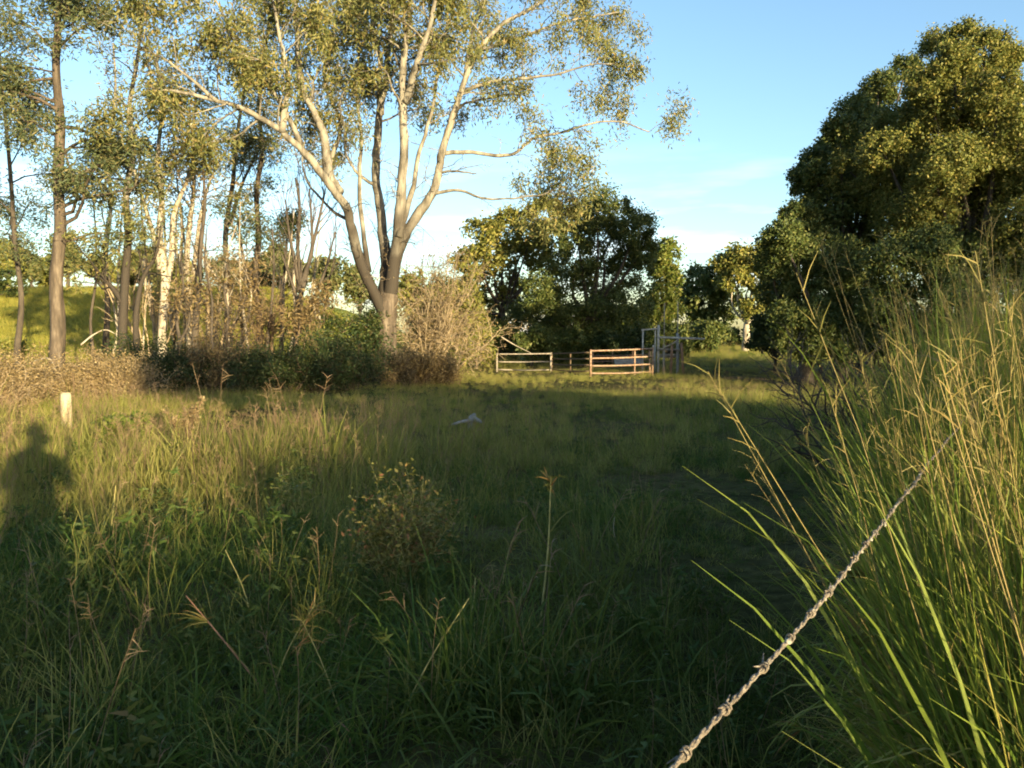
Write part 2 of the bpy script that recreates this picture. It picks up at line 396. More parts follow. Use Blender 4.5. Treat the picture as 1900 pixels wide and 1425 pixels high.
def trace(pts, Y, dY=0.0, n=None):
    """pixels -> smooth path; the distance drifts by dY from the first point to the last"""
    k = len(pts)
    w = np.array([P(px, py, Y + dY * i / (k - 1)) for i, (px, py) in enumerate(pts)])
    return resample(w, n or k * 4)

# ------------------------------------------------------------------ the big spreading gum
def big_gum():
    rng = np.random.RandomState(11); Y = 29.0
    b = P(717, 706, Y); b[2] = gz(b[0], b[1])
    t = thing('gum_tree', b, 'big pale gum tree with a brown bark base and several spreading limbs', 'tree')
    mb = MB(); base = trace([(718, 716), (717, 690), (716, 650), (717, 610), (718, 575), (722, 545)], Y)
    base[0][2] = b[2] - .15
    mb.tube(base, np.interp(np.linspace(0, 1, len(base)), [0, .12, .35, 1], [.62, .47, .40, .34]), 14, rough=.18, seed=3)
    mb.build('trunk', M['rough_bark'], t)
    limbs = [  # traced pixels, drift in distance, radius at the ends, leafy from
        ([(714, 590), (700, 548), (680, 510), (660, 450), (650, 400), (640, 370), (612, 335), (582, 292), (545, 257), (505, 230), (460, 206), (400, 186), (330, 170), (275, 160)], -4.5, .30, .03, .62),
        ([(628, 358), (612, 320), (606, 275), (602, 235), (590, 208), (568, 168), (553, 120), (550, 60), (547, 0), (552, -60), (540, -120)], 2.0, .2, .05, .45),
        ([(522, 243), (528, 205), (533, 160), (532, 120), (520, 70), (512, 20), (505, -40)], -1.0, .12, .03, .3),
        ([(716, 590), (713, 530), (714, 470), (708, 410), (700, 345), (702, 280), (706, 210), (717, 152), (722, 100), (730, 42), (736, -20), (745, -90)], 3.0, .25, .06, .5),
        ([(706, 210), (703, 150), (701, 105), (694, 45), (688, -15), (676, -80)], 1.5, .13, .04, .4),
        ([(722, 560), (733, 480), (742, 400), (746, 330), (749, 262), (746, 190), (749, 120), (757, 52), (761, -10), (770, -80)], -2.5, .24, .07, .5),
        ([(750, 190), (762, 145), (772, 108), (786, 60), (802, 0), (815, -70)], -2.0, .14, .05, .35),
        ([(724, 550), (740, 465), (768, 408), (796, 362), (812, 315), (822, 270), (845, 205), (866, 140), (892, 92), (930, 52), (985, 20), (1040, -20)], 2.5, .24, .05, .5),
        ([(893, 92), (960, 70), (1030, 45), (1100, 32), (1150, 22)], 2.0, .08, .02, .2),
        ([(856, 172), (905, 155), (965, 148), (1030, 140), (1090, 120), (1140, 118)], -1.0, .085, .02, .2),
        ([(817, 285), (870, 283), (930, 289), (965, 281), (992, 256), (1040, 246), (1090, 232), (1150, 226), (1205, 245)], 2.5, .085, .028, .3),
        ([(808, 322), (850, 318), (884, 322)], -.6, .05, .025, 2),
        ([(793, 361), (850, 351), (892, 366), (950, 369), (1008, 360), (1040, 345)], -1.0, .075, .015, .55),
        ([(703, 346), (682, 337), (660, 318), (645, 288), (640, 242), (632, 195), (648, 150)], -1.5, .08, .02, .35),
        ([(684, 505), (672, 420), (668, 330), (672, 250), (660, 170), (668, 90), (660, 0), (650, -80)], 2.5, .1, .03, .4),
        ([(740, 440), (764, 350), (777, 280), (800, 210), (815, 120), (830, 50), (842, -30)], 3.5, .11, .03, .4),
        ([(652, 410), (618, 392), (590, 362), (568, 332), (560, 296), (566, 250)], 1.5, .06, .02, .6),
        ([(560, 268), (520, 190), (470, 120), (430, 60), (400, 0)], -2.0, .09, .03, .3),
        ([(612, 300), (630, 230), (600, 150), (620, 70), (610, -20)], 1.5, .08, .03, .3),
        ([(866, 140), (880, 60), (905, -10), (930, -80)], 1.0, .1, .03, .2),
        ([(403, 186), (350, 140), (290, 100), (220, 78)], -1.0, .06, .02, .1),
    ]
    tips = []; front = []
    for pts, dY, r0, r1, lt in limbs:
        # each limb starts where its parent passes: the parent's drift is the start distance
        y0 = Y
        if pts[0] in [(628, 358)]: y0 = Y - 1.6
        if pts[0] in [(522, 243)]: y0 = Y - 2.9
        if pts[0] in [(403, 186)]: y0 = Y - 3.8
        if pts[0] in [(560, 268), (652, 410)]: y0 = Y - (2.5 if pts[0][0] == 560 else 1.2)
        if pts[0] in [(740, 440)]: y0 = Y - .6
        if pts[0] in [(866, 140)]: y0 = Y + 1.6
        if pts[0] in [(706, 210)]: y0 = Y + 1.6
        if pts[0] in [(750, 190)]: y0 = Y - 1.4
        if pts[0] in [(893, 92), (856, 172)]: y0 = Y + 1.7
        if pts[0] in [(817, 285)]: y0 = Y + 1.15
        if pts[0] in [(808, 322)]: y0 = Y + .95
        if pts[0] in [(793, 361)]: y0 = Y + .7
        if pts[0] in [(703, 346)]: y0 = Y + 1.1
        path = trace(pts, y0, dY)
        rad = np.linspace(0, 1, len(path)); rad = (.62 * r0 * (1 - rad) ** .8 + r1 * .8) * (1 + (.08 if pts[0] == (714, 590) else .3) * (1 - rad) ** 5)
        w_ = np.cumsum(rng.normal(size=(len(path), 3)), 0) ; w_ -= np.linspace(0, 1, len(path))[:, None] * w_[-1]; path = path + w_ * (.02 if r0 > .1 else .012)
        mb = MB(); mb.tube(path, rad, 10 if r0 > .1 else 7, rough=.2, seed=len(path))
        if lt < 1:
            sub = path[int(lt * len(path)):]; big = r0 > .15; n0 = len(tips)
            grow(mb, tips, sub, rad[int(lt * len(path)):], rng,
                 [(11 if big else 8, 0.0, 2.4 if big else 1.8, 55, .05, .22), (5, .25, .95, 52, -.03, .3)])
            front += [min(np.abs(path[:, 0] - q[0]) + np.abs(path[:, 2] - q[2])) < 1.0 and q[1] < path[np.argmin(np.linalg.norm(path - q, axis=1))][1] + .2 for q in tips[n0:]]
        # a few dead twigs lower down
        for i in range(16 if r0 > .15 else 2):
            p, tg = along(path, rng.uniform(.08, .5)); w = wander(p, tg + rng.normal(size=3) * .9, rng.uniform(.5, 1.7), 6, rng, .3, .02)
            mb.tube(w, np.linspace(.02, .006, 6), 3, cap=False)
            for k in range(4):
                q, tq = along(w, rng.uniform(.2, .95)); mb.tube(wander(q, tq + rng.normal(size=3) * .7, rng.uniform(.25, .7), 4, rng, .3, 0), np.linspace(.010, .004, 4), 3, cap=False)
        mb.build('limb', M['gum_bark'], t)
    tips = np.array(tips)
    keep = rng.rand(len(tips)) < np.where(np.array(front), .1, .8)
    crown_obj('crown', clump_points(tips[keep],   .5, 64, rng, 1.15), M['gum_leaf'], t, .2, .05, rng, droop=.9)
big_gum()

# ------------------------------------------------------------------ slimmer trees of the left grove
def slim_tree(name, label, trunks, Y, bark, leaf, spec, rad, clump=(.6, 40), leafL=(.2, .05), seed=1, leaf_from=.35, group=None, dY=0, droop=.5):
    rng = np.random.RandomState(seed)
    b = P(*trunks[0][0], Y); b[2] = gz(b[0], b[1])
    t = thing(name, b, label, 'tree', group); tips = []
    mb = MB()
    for k, pts in enumerate(trunks):
        path = trace(pts, Y, dY if k % 2 == 0 else -dY)
        if k == 0 or pts[0][1] > 640: path[0][2] = gz(path[0][0], path[0][1]) - .1
        r = rad * (1 if k == 0 else .7); rr = r * (1 - .75 * np.linspace(0, 1, len(path))); rr[0] *= 1.35
        mb.tube(path, rr, 9 if r > .1 else 6, rough=.15, seed=seed + k)
        i = int(leaf_from * len(path))
        grow(mb, tips, path[i:], rr[i:], rng, spec)
    mb.build('trunk', bark, t)
    if leaf is not None and tips:
        tp = np.array(tips); crown_obj('crown', clump_points(tp, clump[0], clump[1], rng), leaf, t, *leafL, rng, droop=droop)
    return t

slim_tree('gum_tree', 'tall straight gum with dark drooping foliage beside the brown dry bushes',
          [[(104, 690), (108, 600), (104, 520), (112, 430), (108, 330), (112, 230), (104, 130), (108, 40), (112, -60), (108, -150)]], 26,
          M['rough_bark'], M['gum_leaf_dark'], [(30, 0, 2.5, 66, -.02, .2), (4, .25, 1.0, 50, -.06, .3)], .25, (.55, 66), seed=21, leaf_from=.32)
slim_tree('gum_tree', 'thin gum with olive foliage close behind the tall straight gum',
          [[(30, 660), (40, 560), (28, 450), (20, 330), (8, 200), (-5, 60), (-10, -60)]], 34,
          M['dark_bark'], M['gum_leaf_dark'], [(20, 0, 2.8, 62, -.02, .2), (4, .25, 1.1, 50, -.06, .3)], .13, (.65, 60), seed=22, leaf_from=.25)
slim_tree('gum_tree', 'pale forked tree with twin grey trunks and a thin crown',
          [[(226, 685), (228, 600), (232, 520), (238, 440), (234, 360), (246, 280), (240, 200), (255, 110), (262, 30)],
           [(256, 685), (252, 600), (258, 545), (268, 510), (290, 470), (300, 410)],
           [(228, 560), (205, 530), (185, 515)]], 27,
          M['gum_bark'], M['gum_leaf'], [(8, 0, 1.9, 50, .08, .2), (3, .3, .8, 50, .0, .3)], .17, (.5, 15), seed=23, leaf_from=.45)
slim_tree('gum_tree', 'cream barked tree with leaning stems bare to a high sparse top',
          [[(300, 690), (302, 600), (306, 520), (296, 440), (300, 370), (292, 300), (300, 200), (290, 110)],
           [(304, 560), (318, 480), (322, 400), (345, 340), (358, 290), (352, 200)],
           [(300, 500), (286, 440), (262, 360), (245, 300)]], 28,
          M['pale_bark'], M['gum_leaf'], [(8, 0, 1.7, 45, .12, .2), (3, .3, .8, 45, .05, .3)], .17, (.5, 20), seed=24, leaf_from=.5)
slim_tree('gum_tree', 'cream barked tree with three upright stems rising from waist height',
          [[(350, 680), (352, 600), (346, 500), (352, 420), (360, 340), (358, 250), (366, 140)],
           [(350, 560), (362, 480), (372, 400), (392, 330), (412, 290)],
           [(352, 590), (336, 500), (338, 420), (328, 330)]], 31,
          M['pale_bark'], M['gum_leaf'], [(9, 0, 1.6, 48, .12, .2), (3, .3, .8, 45, .05, .3)], .15, (.5, 16), seed=25, leaf_from=.5)
slim_tree('gum_tree', 'dark trunked thin tree with tufted leaf clumps on bare upper stems',
          [[(478, 690), (482, 600), (474, 520), (480, 440), (476, 360), (486, 280), (480, 190), (492, 100), (500, 20)],
           [(480, 560), (462, 520), (450, 470), (440, 400)]], 32,
          M['rough_bark'], M['gum_leaf_dark'], [(10, 0, 1.6, 50, .08, .2), (3, .3, .7, 50, .0, .3)], .16, (.55, 30), seed=26, leaf_from=.45)
slim_tree('gum_tree', 'slender dark stemmed tree between the cream barked trees',
          [[(366, 690), (362, 620), (368, 540), (372, 460), (380, 380), (376, 300)]], 27,
          M['dark_bark'], M['brown_leaf'], [(7, 0, 1.3, 50, .05, .2), (3, .3, .7, 50, .0, .3)], .14, (.45, 5), seed=27, leaf_from=.4)
slim_tree('sapling', 'dark thin sapling with a sideways crook in its stem',
          [[(330, 688), (334, 640), (328, 590), (340, 540), (336, 480)], [(331, 640), (350, 600), (352, 560)]], 26,
          M['dark_bark'], M['brown_leaf'], [(6, 0, 1.0, 50, .05, .25), (3, .3, .6, 50, .0, .3)], .09, (.4, 4), seed=28)
slim_tree('sapling', 'brown leaved sapling under the dark trunked thin tree',
          [[(420, 690), (418, 640), (424, 590), (416, 540), (422, 490)], [(420, 620), (440, 590), (446, 550)]], 28,
          M['dark_bark'], M['brown_leaf'], [(7, 0, 1.1, 50, .05, .25), (3, .3, .6, 50, .0, .3)], .10, (.4, 5), seed=29)
slim_tree('sapling', 'russet leaved sapling leaning toward the fan of bare stems',
          [[(446, 690), (452, 640), (448, 590), (460, 540), (466, 500)]], 29,
          M['dark_bark'], M['brown_leaf'], [(8, 0, 1.1, 50, .05, .25), (3, .3, .6, 50, .0, .3)], .09, (.4, 5), seed=30)
slim_tree('bare_tree', 'bare dark tree whose thin stems fan upward in a broom',
          [[(545, 690), (548, 640), (556, 580), (558, 520), (552, 450), (556, 380), (548, 330)],
           [(556, 560), (570, 500), (584, 440), (596, 390), (604, 350)], [(556, 540), (548, 490), (536, 430), (530, 370)],
           [(558, 530), (578, 470), (578, 410), (574, 350)], [(550, 620), (580, 560), (604, 500), (622, 430)],
           [(556, 570), (540, 520), (522, 470)]], 28,
          M['dark_bark'], None, [(7, 0, 1.5, 22, .08, .08), (3, .2, .7, 25, .05, .1)], .13, seed=31, leaf_from=.4)
slim_tree('sapling', 'thin russet stemmed sapling at the foot of the broom shaped bare tree',
          [[(540, 695), (546, 650), (556, 610), (560, 570)], [(548, 695), (562, 650), (574, 600), (592, 560)]], 26.5,
          M['twig_brown'], M['brown_leaf'], [(6, 0, .8, 40, .05, .2), (3, .3, .5, 45, .0, .3)], .06, (.35, 14), seed=32)
slim_tree('sapling', 'small leafy tree with a dense dark tuft near the broom shaped tree',
          [[(520, 680), (524, 620), (520, 560), (528, 500), (532, 440), (534, 410)]], 35,
          M['dark_bark'], M['bush_leaf'], [(4, 0, .6, 50, .05, .25), (3, .3, .4, 50, .0, .3)], .09, (.55, 60), seed=33, leaf_from=.75)
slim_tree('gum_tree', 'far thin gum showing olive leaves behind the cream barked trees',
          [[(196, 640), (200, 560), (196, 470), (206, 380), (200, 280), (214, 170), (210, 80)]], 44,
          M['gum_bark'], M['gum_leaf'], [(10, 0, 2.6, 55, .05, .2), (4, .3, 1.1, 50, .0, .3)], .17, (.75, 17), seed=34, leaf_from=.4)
slim_tree('gum_tree', 'far gum with dark blue green clumps seen past the pale limb',
          [[(420, 640), (424, 540), (418, 440), (432, 340), (440, 250), (452, 170), (450, 90)], [(426, 420), (450, 340), (480, 280)]], 42,
          M['rough_bark'], M['gum_leaf_dark'], [(9, 0, 2.2, 55, .05, .2), (4, .3, 1.0, 50, .0, .3)], .18, (.8, 36), seed=35, leaf_from=.45)

rg2 = np.random.RandomState(500)
pole_at = ['between the straight gum and the twin trunks', 'just left of the twin trunks', 'against the right side of the twin trunks', 'between the twin trunks and the leaning cream stems', 'right against the leaning cream stems',
           'behind the crooked dark sapling', 'in front of the three upright cream stems', 'right of the slender dark stemmed tree', 'among the tan leafless brush', 'left of the brown leaved sapling', 'between the brown leaved and russet saplings',
           'left of the dark trunked thin tree', 'right of the dark trunked thin tree', 'beside the small tree with a dense dark tuft', 'against the left side of the broom shaped tree', 'right of the broom shaped tree', 'between the broom shaped tree and the ferny shrub']
for i, px in enumerate([176, 206, 262, 284, 316, 328, 344, 384, 396, 412, 436, 462, 498, 512, 536, 588, 606]):
    k = rg2.uniform(-1, 1, 5) * 9; top = rg2.uniform(270, 430)
    ys = np.linspace(690, top, 5); ln = rg2.uniform(-34, 34)
    tr = [[(px + k[q] + ln * q / 4, ys[q]) for q in range(5)]]
    if i % 2: tr.append([(px + k[1] * .7 + ln * .25, ys[1] + 4), (px + k[2] + rg2.uniform(-22, 22), ys[2]), (px + rg2.uniform(-40, 40), ys[3] + 10)])
    slim_tree('sapling', 'thin %s %s bare pole stem %s' % ('pale' if i % 4 else 'dark', 'forked' if i % 2 else 'single', pole_at[i]), tr, rg2.uniform(25.5, 33), M['pale_bark'] if i % 4 else M['dark_bark'], None,
              [(6, 0, 1.0, 38, .08, .2), (3, .2, .5, 40, .03, .25)], rg2.uniform(.05, .085), seed=500 + i, leaf_from=.4, group='thin bare poles in the grove')

# ------------------------------------------------------------------ dense crowned trees
def dense_tree(name, label, base, Y, lobes, leaf, n_sub=16, n_leaf=60, L=.2, W=.1, seed=1, trunk_r=.22, bark=None, group=None, depth=1.0, stems=None, sub=.38, backfill=0):
    rng = np.random.RandomState(seed)
    b = P(base[0], base[1], Y); b[2] = gz(b[0], b[1])
    t = thing(name, b, label, 'tree', group); ls = []
    for q in lobes:
        px, py, r = q[:3]; y = Y + (q[3] if len(q) > 3 else rng.uniform(-1.6, 1.6) * depth)
        ls.append((P(px, py, y), r / F_PX * y * 1.0))
    if backfill: ls += [(c + np.array([rng.uniform(-.4, .4), backfill * rng.uniform(.6, 1.3), rng.uniform(-.9, .2)]), r * 1.05) for c, r in ls]
    mb = MB(); cs = np.array([c for c, r in ls])
    top = cs[np.argmax(cs[:, 2])]
    fork = b + (np.array([cs[:, 0].mean(), cs[:, 1].mean(), 0]) - np.array([b[0], b[1], 0])) * .35; fork[2] = b[2] + (top[2] - b[2]) * .3
    p = resample(np.array([b - [0, 0, .2], b + (fork - b) * .5 + rng.normal(size=3) * .1, fork]), 9)
    mb.tube(p, np.linspace(trunk_r * 1.2, trunk_r * .8, 9), 9, rough=.15, seed=seed)
    for c, r in ls:
        mid = (fork + c) / 2 + rng.normal(size=3) * .25 + [0, 0, -.2]
        mb.tube(resample(np.array([fork, mid, c]), 7), np.linspace(trunk_r * .45, .025, 7), 5, cap=False)
    mb.build('trunk', bark or M['dark_bark'], t)
    pts, nor = lobe_points(ls, n_sub, n_leaf, rng, sub)
    keep = pts[:, 2] > terrain(pts[:, 0], pts[:, 1]) + .05
    crown_obj('crown', pts[keep], leaf, t, L, W, rng, normals=nor[keep])
    return t

dense_tree('broadleaf_tree', 'tall dark rounded tree standing behind the cattle yard', (1090, 655), 41,
           [(1108, 395, 42), (1068, 412, 34), (1150, 408, 36), (1178, 430, 34), (1192, 468, 32), (1120, 452, 42), (1070, 478, 40), (1165, 500, 42), (1110, 515, 48), (1060, 545, 50),
            (1160, 560, 46), (1110, 590, 52), (1020, 590, 46), (1060, 625, 44), (1160, 620, 42), (1000, 545, 40), (975, 605, 42), (1110, 640, 40)],
           M['dense_leaf'], 30, 110, .16, .08, seed=41, trunk_r=.3)
dense_tree('broadleaf_tree', 'golden lit tree with loose crown left of the dark rounded tree', (930, 655), 46,
           [(898, 428, 32), (945, 420, 32), (1000, 396, 32), (1022, 440, 30), (985, 440, 30), (915, 470, 34), (872, 490, 32), (960, 480, 34), (1010, 500, 34), (905, 530, 38), (855, 550, 34), (960, 545, 36), (930, 590, 40), (880, 610, 36)],
           M['dense_leaf_olive'], 24, 55, .27, .13, seed=42, trunk_r=.24)
dense_tree('broadleaf_tree', 'bright yellow green narrow tree at the right flank of the dark tree', (1225, 655), 46,
           [(1236, 468, 22), (1222, 495, 26), (1242, 515, 22), (1228, 545, 28), (1205, 575, 28), (1240, 580, 24), (1180, 590, 26), (1220, 610, 28)],
           M['bright_leaf'], 26, 50, .25, .12, seed=43, trunk_r=.16, depth=.6)
dense_tree('broadleaf_tree', 'dark low spreading tree beyond the weathered loading ramp', (1300, 640), 58,
           [(1290, 525, 30), (1325, 520, 30), (1275, 560, 30), (1310, 560, 36), (1345, 555, 34), (1290, 600, 32), (1335, 600, 34)],
           M['dense_leaf'], 26, 50, .32, .17, seed=44, trunk_r=.22)
dense_tree('broadleaf_tree', 'flat topped lit tree with a pale exposed trunk in the gap', (1382, 640), 54,
           [(1345, 490, 24), (1375, 478, 24), (1405, 480, 26), (1430, 500, 26), (1395, 515, 28), (1360, 520, 26), (1420, 545, 26), (1400, 570, 22)],
           M['dense_leaf_olive'], 24, 50, .3, .15, seed=45, trunk_r=.24, bark=M['pale_bark'], depth=.7)
dense_tree('broadleaf_tree', 'towering rounded tree with sunlit yellow crown above tall cane grass', (1800, 680), 25,
           [(1792, 80, 36), (1828, 98, 38), (1768, 118, 36), (1868, 112, 24), (1722, 165, 40), (1790, 165, 46), (1850, 175, 46), (1905, 190, 44), (1670, 235, 42), (1730, 235, 48), (1810, 245, 52), (1890, 265, 52), (1772, 300, 52, -1.4), (1738, 345, 46, -1.5), (1820, 300, 46, -1.2),
            (1640, 285, 40), (1700, 310, 48), (1780, 325, 54), (1860, 345, 54), (1925, 330, 50), (1640, 350, 44), (1720, 390, 52), (1810, 410, 54), (1895, 425, 54), (1960, 240, 50), (1960, 400, 60)],
           M['tower_leaf'], 40, 122, .105, .053, seed=46, trunk_r=.34, depth=1.3, backfill=1.9)
dense_tree('broadleaf_tree', 'dark tree with ragged open edge against the sky beside the towering tree', (1560, 650), 28,
           [(1585, 205, 26, 3), (1630, 165, 28, 3), (1680, 130, 26, 3), (1560, 240, 24), (1545, 275, 22), (1585, 270, 30), (1610, 225, 32, 2), (1515, 320, 20), (1555, 330, 32), (1600, 350, 40), (1500, 360, 24), (1540, 390, 38), (1600, 420, 46), (1660, 440, 46)],
           M['dense_leaf'], 26, 90, .14, .07, seed=47, trunk_r=.24, depth=1.0, backfill=1.3, sub=.45)
dense_tree('broadleaf_tree', 'low dark spreading tree whose skirt hangs to the paddock edge', (1500, 640), 26,
           [(1450, 440, 34), (1480, 410, 34), (1435, 490, 30), (1475, 480, 42), (1520, 460, 42), (1570, 490, 46), (1440, 545, 32), (1490, 540, 44), (1545, 545, 46), (1600, 550, 46), (1460, 595, 32), (1510, 595, 38), (1570, 600, 40), (1465, 632, 28, -.8), (1510, 640, 32, -1), (1560, 638, 34, -1)],
           M['dense_leaf'], 36, 140, .115, .058, seed=48, trunk_r=.24)
dense_tree('broadleaf_tree', 'dark understory tree filling the shade below the towering tree', (1720, 660), 23,
           [(1660, 490, 48), (1720, 470, 52), (1790, 480, 54), (1870, 500, 58), (1940, 480, 60), (1640, 560, 46), (1700, 560, 50), (1770, 560, 54), (1850, 580, 56), (1930, 570, 60), (1660, 610, 40), (1740, 620, 46), (1820, 630, 50)],
           M['dense_leaf'], 36, 120, .115, .06, seed=49, trunk_r=.2)

# the wooded skyline on top of the pasture hill
skyline = [(95, 500, 26, 112, 'faint olive tree on the crest between the dark broad tree and the low olive tree'), (270, 478, 30, 104, 'taller olive tree on the crest behind the cream barked leaning stems'), (520, 480, 30, 96, 'taller olive tree on the crest left of the broom shaped tree'),
      # px, py of crown centre, radius px, Y, words
    (15, 470, 34, 104, 'olive round tree on the hill crest left of the dark oak like tree'), (60, 490, 30, 108, 'low olive tree on the hill crest beside the dark oak like tree'),
    (130, 462, 42, 98, 'dark broad tree on the hill crest behind the tall straight gum'), (190, 500, 26, 108, 'small rounded tree on the hill crest behind the twin trunks'),
    (245, 492, 28, 112, 'hazy olive tree on the hill crest behind the twin trunks'), (300, 505, 26, 110, 'low olive tree behind the cream barked leaning stems'),
    (350, 500, 30, 106, 'yellowish tree on the crest behind the three upright stems'), (415, 505, 34, 100, 'brownish tree on the crest behind the russet saplings'),
    (480, 500, 36, 104, 'olive tree on the crest behind the dark trunked thin tree'), (545, 505, 34, 100, 'rounded olive tree on the crest behind the broom shaped tree'),
    (610, 510, 36, 96, 'broad olive tree on the crest just left of the big gum trunk'), (670, 520, 34, 100, 'olive tree on the crest behind the big gum trunk'),
    (770, 540, 40, 92, 'rounded olive tree behind the tan twiggy shrub'), (830, 545, 38, 88, 'yellow green tree behind the tan twiggy shrub and golden tree')]
for i, (px, py, r, Y, lab) in enumerate(skyline):
    rr = np.random.RandomState(60 + i)
    lb = [(px + rr.uniform(-.5, .5) * r, py + rr.uniform(-.3, .9) * r, r * rr.uniform(.45, .7)) for _ in range(9)]
    dense_tree('hill_tree', lab, (px, 560), Y, lb, M['far_leaf'] if i % 3 else M['dense_leaf_olive'], 16, 30, .5, .28, seed=60 + i, trunk_r=.25, group='trees on the hill crest')
dense_tree('paddock_bush', 'dark round bush low on the pasture hill slope', (20, 560), 75, [(8, 520, 24), (30, 530, 20), (-10, 535, 24)], M['dense_leaf'], 12, 30, .4, .2, seed=91, trunk_r=.1)
dense_tree('paddock_bush', 'golden bush at the foot of the pasture slope beside the straight gum', (40, 660), 40, [(25, 650, 24), (52, 655, 22), (0, 655, 26)], M['dense_leaf_olive'], 12, 34, .22, .1, seed=92, trunk_r=.06, depth=.4)

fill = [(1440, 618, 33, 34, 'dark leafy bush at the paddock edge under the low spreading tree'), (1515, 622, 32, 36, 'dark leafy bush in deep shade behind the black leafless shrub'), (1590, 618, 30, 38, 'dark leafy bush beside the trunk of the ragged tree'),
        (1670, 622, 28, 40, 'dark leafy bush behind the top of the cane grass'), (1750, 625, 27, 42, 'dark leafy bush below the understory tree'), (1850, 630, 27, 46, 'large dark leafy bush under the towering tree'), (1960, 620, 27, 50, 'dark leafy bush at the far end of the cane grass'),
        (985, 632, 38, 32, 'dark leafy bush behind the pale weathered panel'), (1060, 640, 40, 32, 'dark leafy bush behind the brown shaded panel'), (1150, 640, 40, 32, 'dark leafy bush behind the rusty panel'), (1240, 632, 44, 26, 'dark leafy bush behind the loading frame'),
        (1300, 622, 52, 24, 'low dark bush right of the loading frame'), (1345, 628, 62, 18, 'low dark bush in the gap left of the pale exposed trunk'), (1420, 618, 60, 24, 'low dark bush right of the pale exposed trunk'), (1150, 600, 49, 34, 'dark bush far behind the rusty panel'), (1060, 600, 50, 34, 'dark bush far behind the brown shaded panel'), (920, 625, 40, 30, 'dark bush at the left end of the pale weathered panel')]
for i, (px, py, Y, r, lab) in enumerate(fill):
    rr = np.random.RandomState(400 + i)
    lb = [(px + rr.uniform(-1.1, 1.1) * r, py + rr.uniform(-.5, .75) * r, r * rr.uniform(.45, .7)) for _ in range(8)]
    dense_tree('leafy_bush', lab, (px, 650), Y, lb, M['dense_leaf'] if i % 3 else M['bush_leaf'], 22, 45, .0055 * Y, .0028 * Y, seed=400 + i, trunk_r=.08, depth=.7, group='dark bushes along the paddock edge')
for i, (px, py, Y, r, lab) in enumerate([(850, 590, 40, 40, 'golden lit bush between the twiggy shrub and the golden tree'), (800, 600, 44, 34, 'golden lit bush showing through the tan twiggy shrub'), (880, 640, 36, 28, 'olive bush at the foot of the golden lit tree')]):
    rr = np.random.RandomState(430 + i)
    lb = [(px + rr.uniform(-.9, .9) * r, py + rr.uniform(-1, .75) * r, r * rr.uniform(.4, .65)) for _ in range(9)]
    dense_tree('leafy_bush', lab, (px, 660), Y, lb, M['dense_leaf_olive'], 20, 40, .0055 * Y, .0026 * Y, seed=430 + i, trunk_r=.08, depth=.7)

# ------------------------------------------------------------------ shrubs
def shrub(name, label, base, Y, stems, h, spread, bark, leaf, seed, spec=None, clump=(.25, 12), leafL=(.09, .04), group=None, r=.02, droop=.1, cat='shrub', wob=.12):
    rng = np.random.RandomState(seed)
    b = P(base[0], base[1], Y); b[2] = gz(b[0], b[1])
    t = thing(name, b, label, cat, group); tips = []; mb = MB()
    for i in range(stems):
        a = rng.uniform(0, 2 * math.pi); off = rng.uniform(0, 1) ** .5
        d = np.array([math.cos(a) * off * spread, math.sin(a) * off * spread, 1.0])
        p0 = b + np.array([math.cos(a), math.sin(a), 0]) * off * .25 * spread; p0[2] = gz(p0[0], p0[1]) - .04
        L_ = h * rng.uniform(.6, 1.1)
        w = wander(p0, d, L_, 8, rng, wob, .0); rr = np.linspace(r * rng.uniform(.7, 1.2), r * .3, 8)
        mb.tube(w, rr, 5 if r > .015 else 4, cap=False)
        grow(mb, tips, w[2:], rr[2:], rng, spec or [(5, 0, h * .3, 45, .02, .25)])
    mb.build('stems', bark, t)
    if leaf is not None:
        tp = np.array(tips); pts = clump_points(tp, clump[0], clump[1], rng, 1.0)
        pts = pts[pts[:, 2] > terrain(pts[:, 0], pts[:, 1]) + .02]
        crown_obj('foliage', pts, leaf, t, *leafL, rng, droop=droop)
    return t

shrub('bare_shrub', 'tan leafless twiggy shrub crowding the right side of the big gum trunk', (792, 690), 30.4, 20, 5.0, .34, M['twig_tan'], M['brown_leaf'], 101,
      [(9, 0, 1.4, 42, .04, .25), (4, .2, .7, 44, .02, .3)], clump=(.3, 1), leafL=(.1, .035), r=.034, wob=.14)
shrub('bare_shrub', 'low arching shrub of pinkish dry twigs right of the tan twiggy shrub', (830, 690), 31, 18, 3.0, .75, M['twig'], M['dry_leaf'], 102,
      [(8, 0, 1.1, 45, .0, .28), (4, .2, .6, 45, .0, .3)], r=.03, clump=(.25, 3), leafL=(.08, .04))
shrub('bare_shrub', 'bare stick shrub hugging the left side of the big gum trunk', (684, 700), 29.6, 6, 2.6, .25, M['twig'], None, 103, [(6, 0, .9, 40, .04, .25), (3, .2, .5, 40, 0, .3)], r=.03)
shrub('bare_shrub', 'pale leafless brush between the twin trunks and the leaning cream stems', (275, 690), 29.5, 12, 4.6, .22, M['twig'], M['brown_leaf'], 106, [(7, .2, 1.3, 36, .05, .2), (3, .2, .6, 40, .03, .25)], r=.045, clump=(.4, 1), leafL=(.12, .04))
shrub('bare_shrub', 'tan leafless brush behind the slender dark stemmed tree', (395, 690), 30.5, 14, 4.8, .25, M['twig'], M['brown_leaf'], 107, [(7, .2, 1.3, 36, .05, .2), (3, .2, .6, 40, .03, .25)], r=.045, clump=(.4, 2), leafL=(.12, .04))
shrub('bare_shrub', 'brown thin stemmed brush beside the dark trunked thin tree', (500, 690), 29, 14, 3.6, .3, M['twig_brown'], M['brown_leaf'], 108, [(7, .1, 1.0, 40, .03, .2), (3, .2, .5, 40, .02, .25)], r=.035, clump=(.35, 2), leafL=(.1, .04))
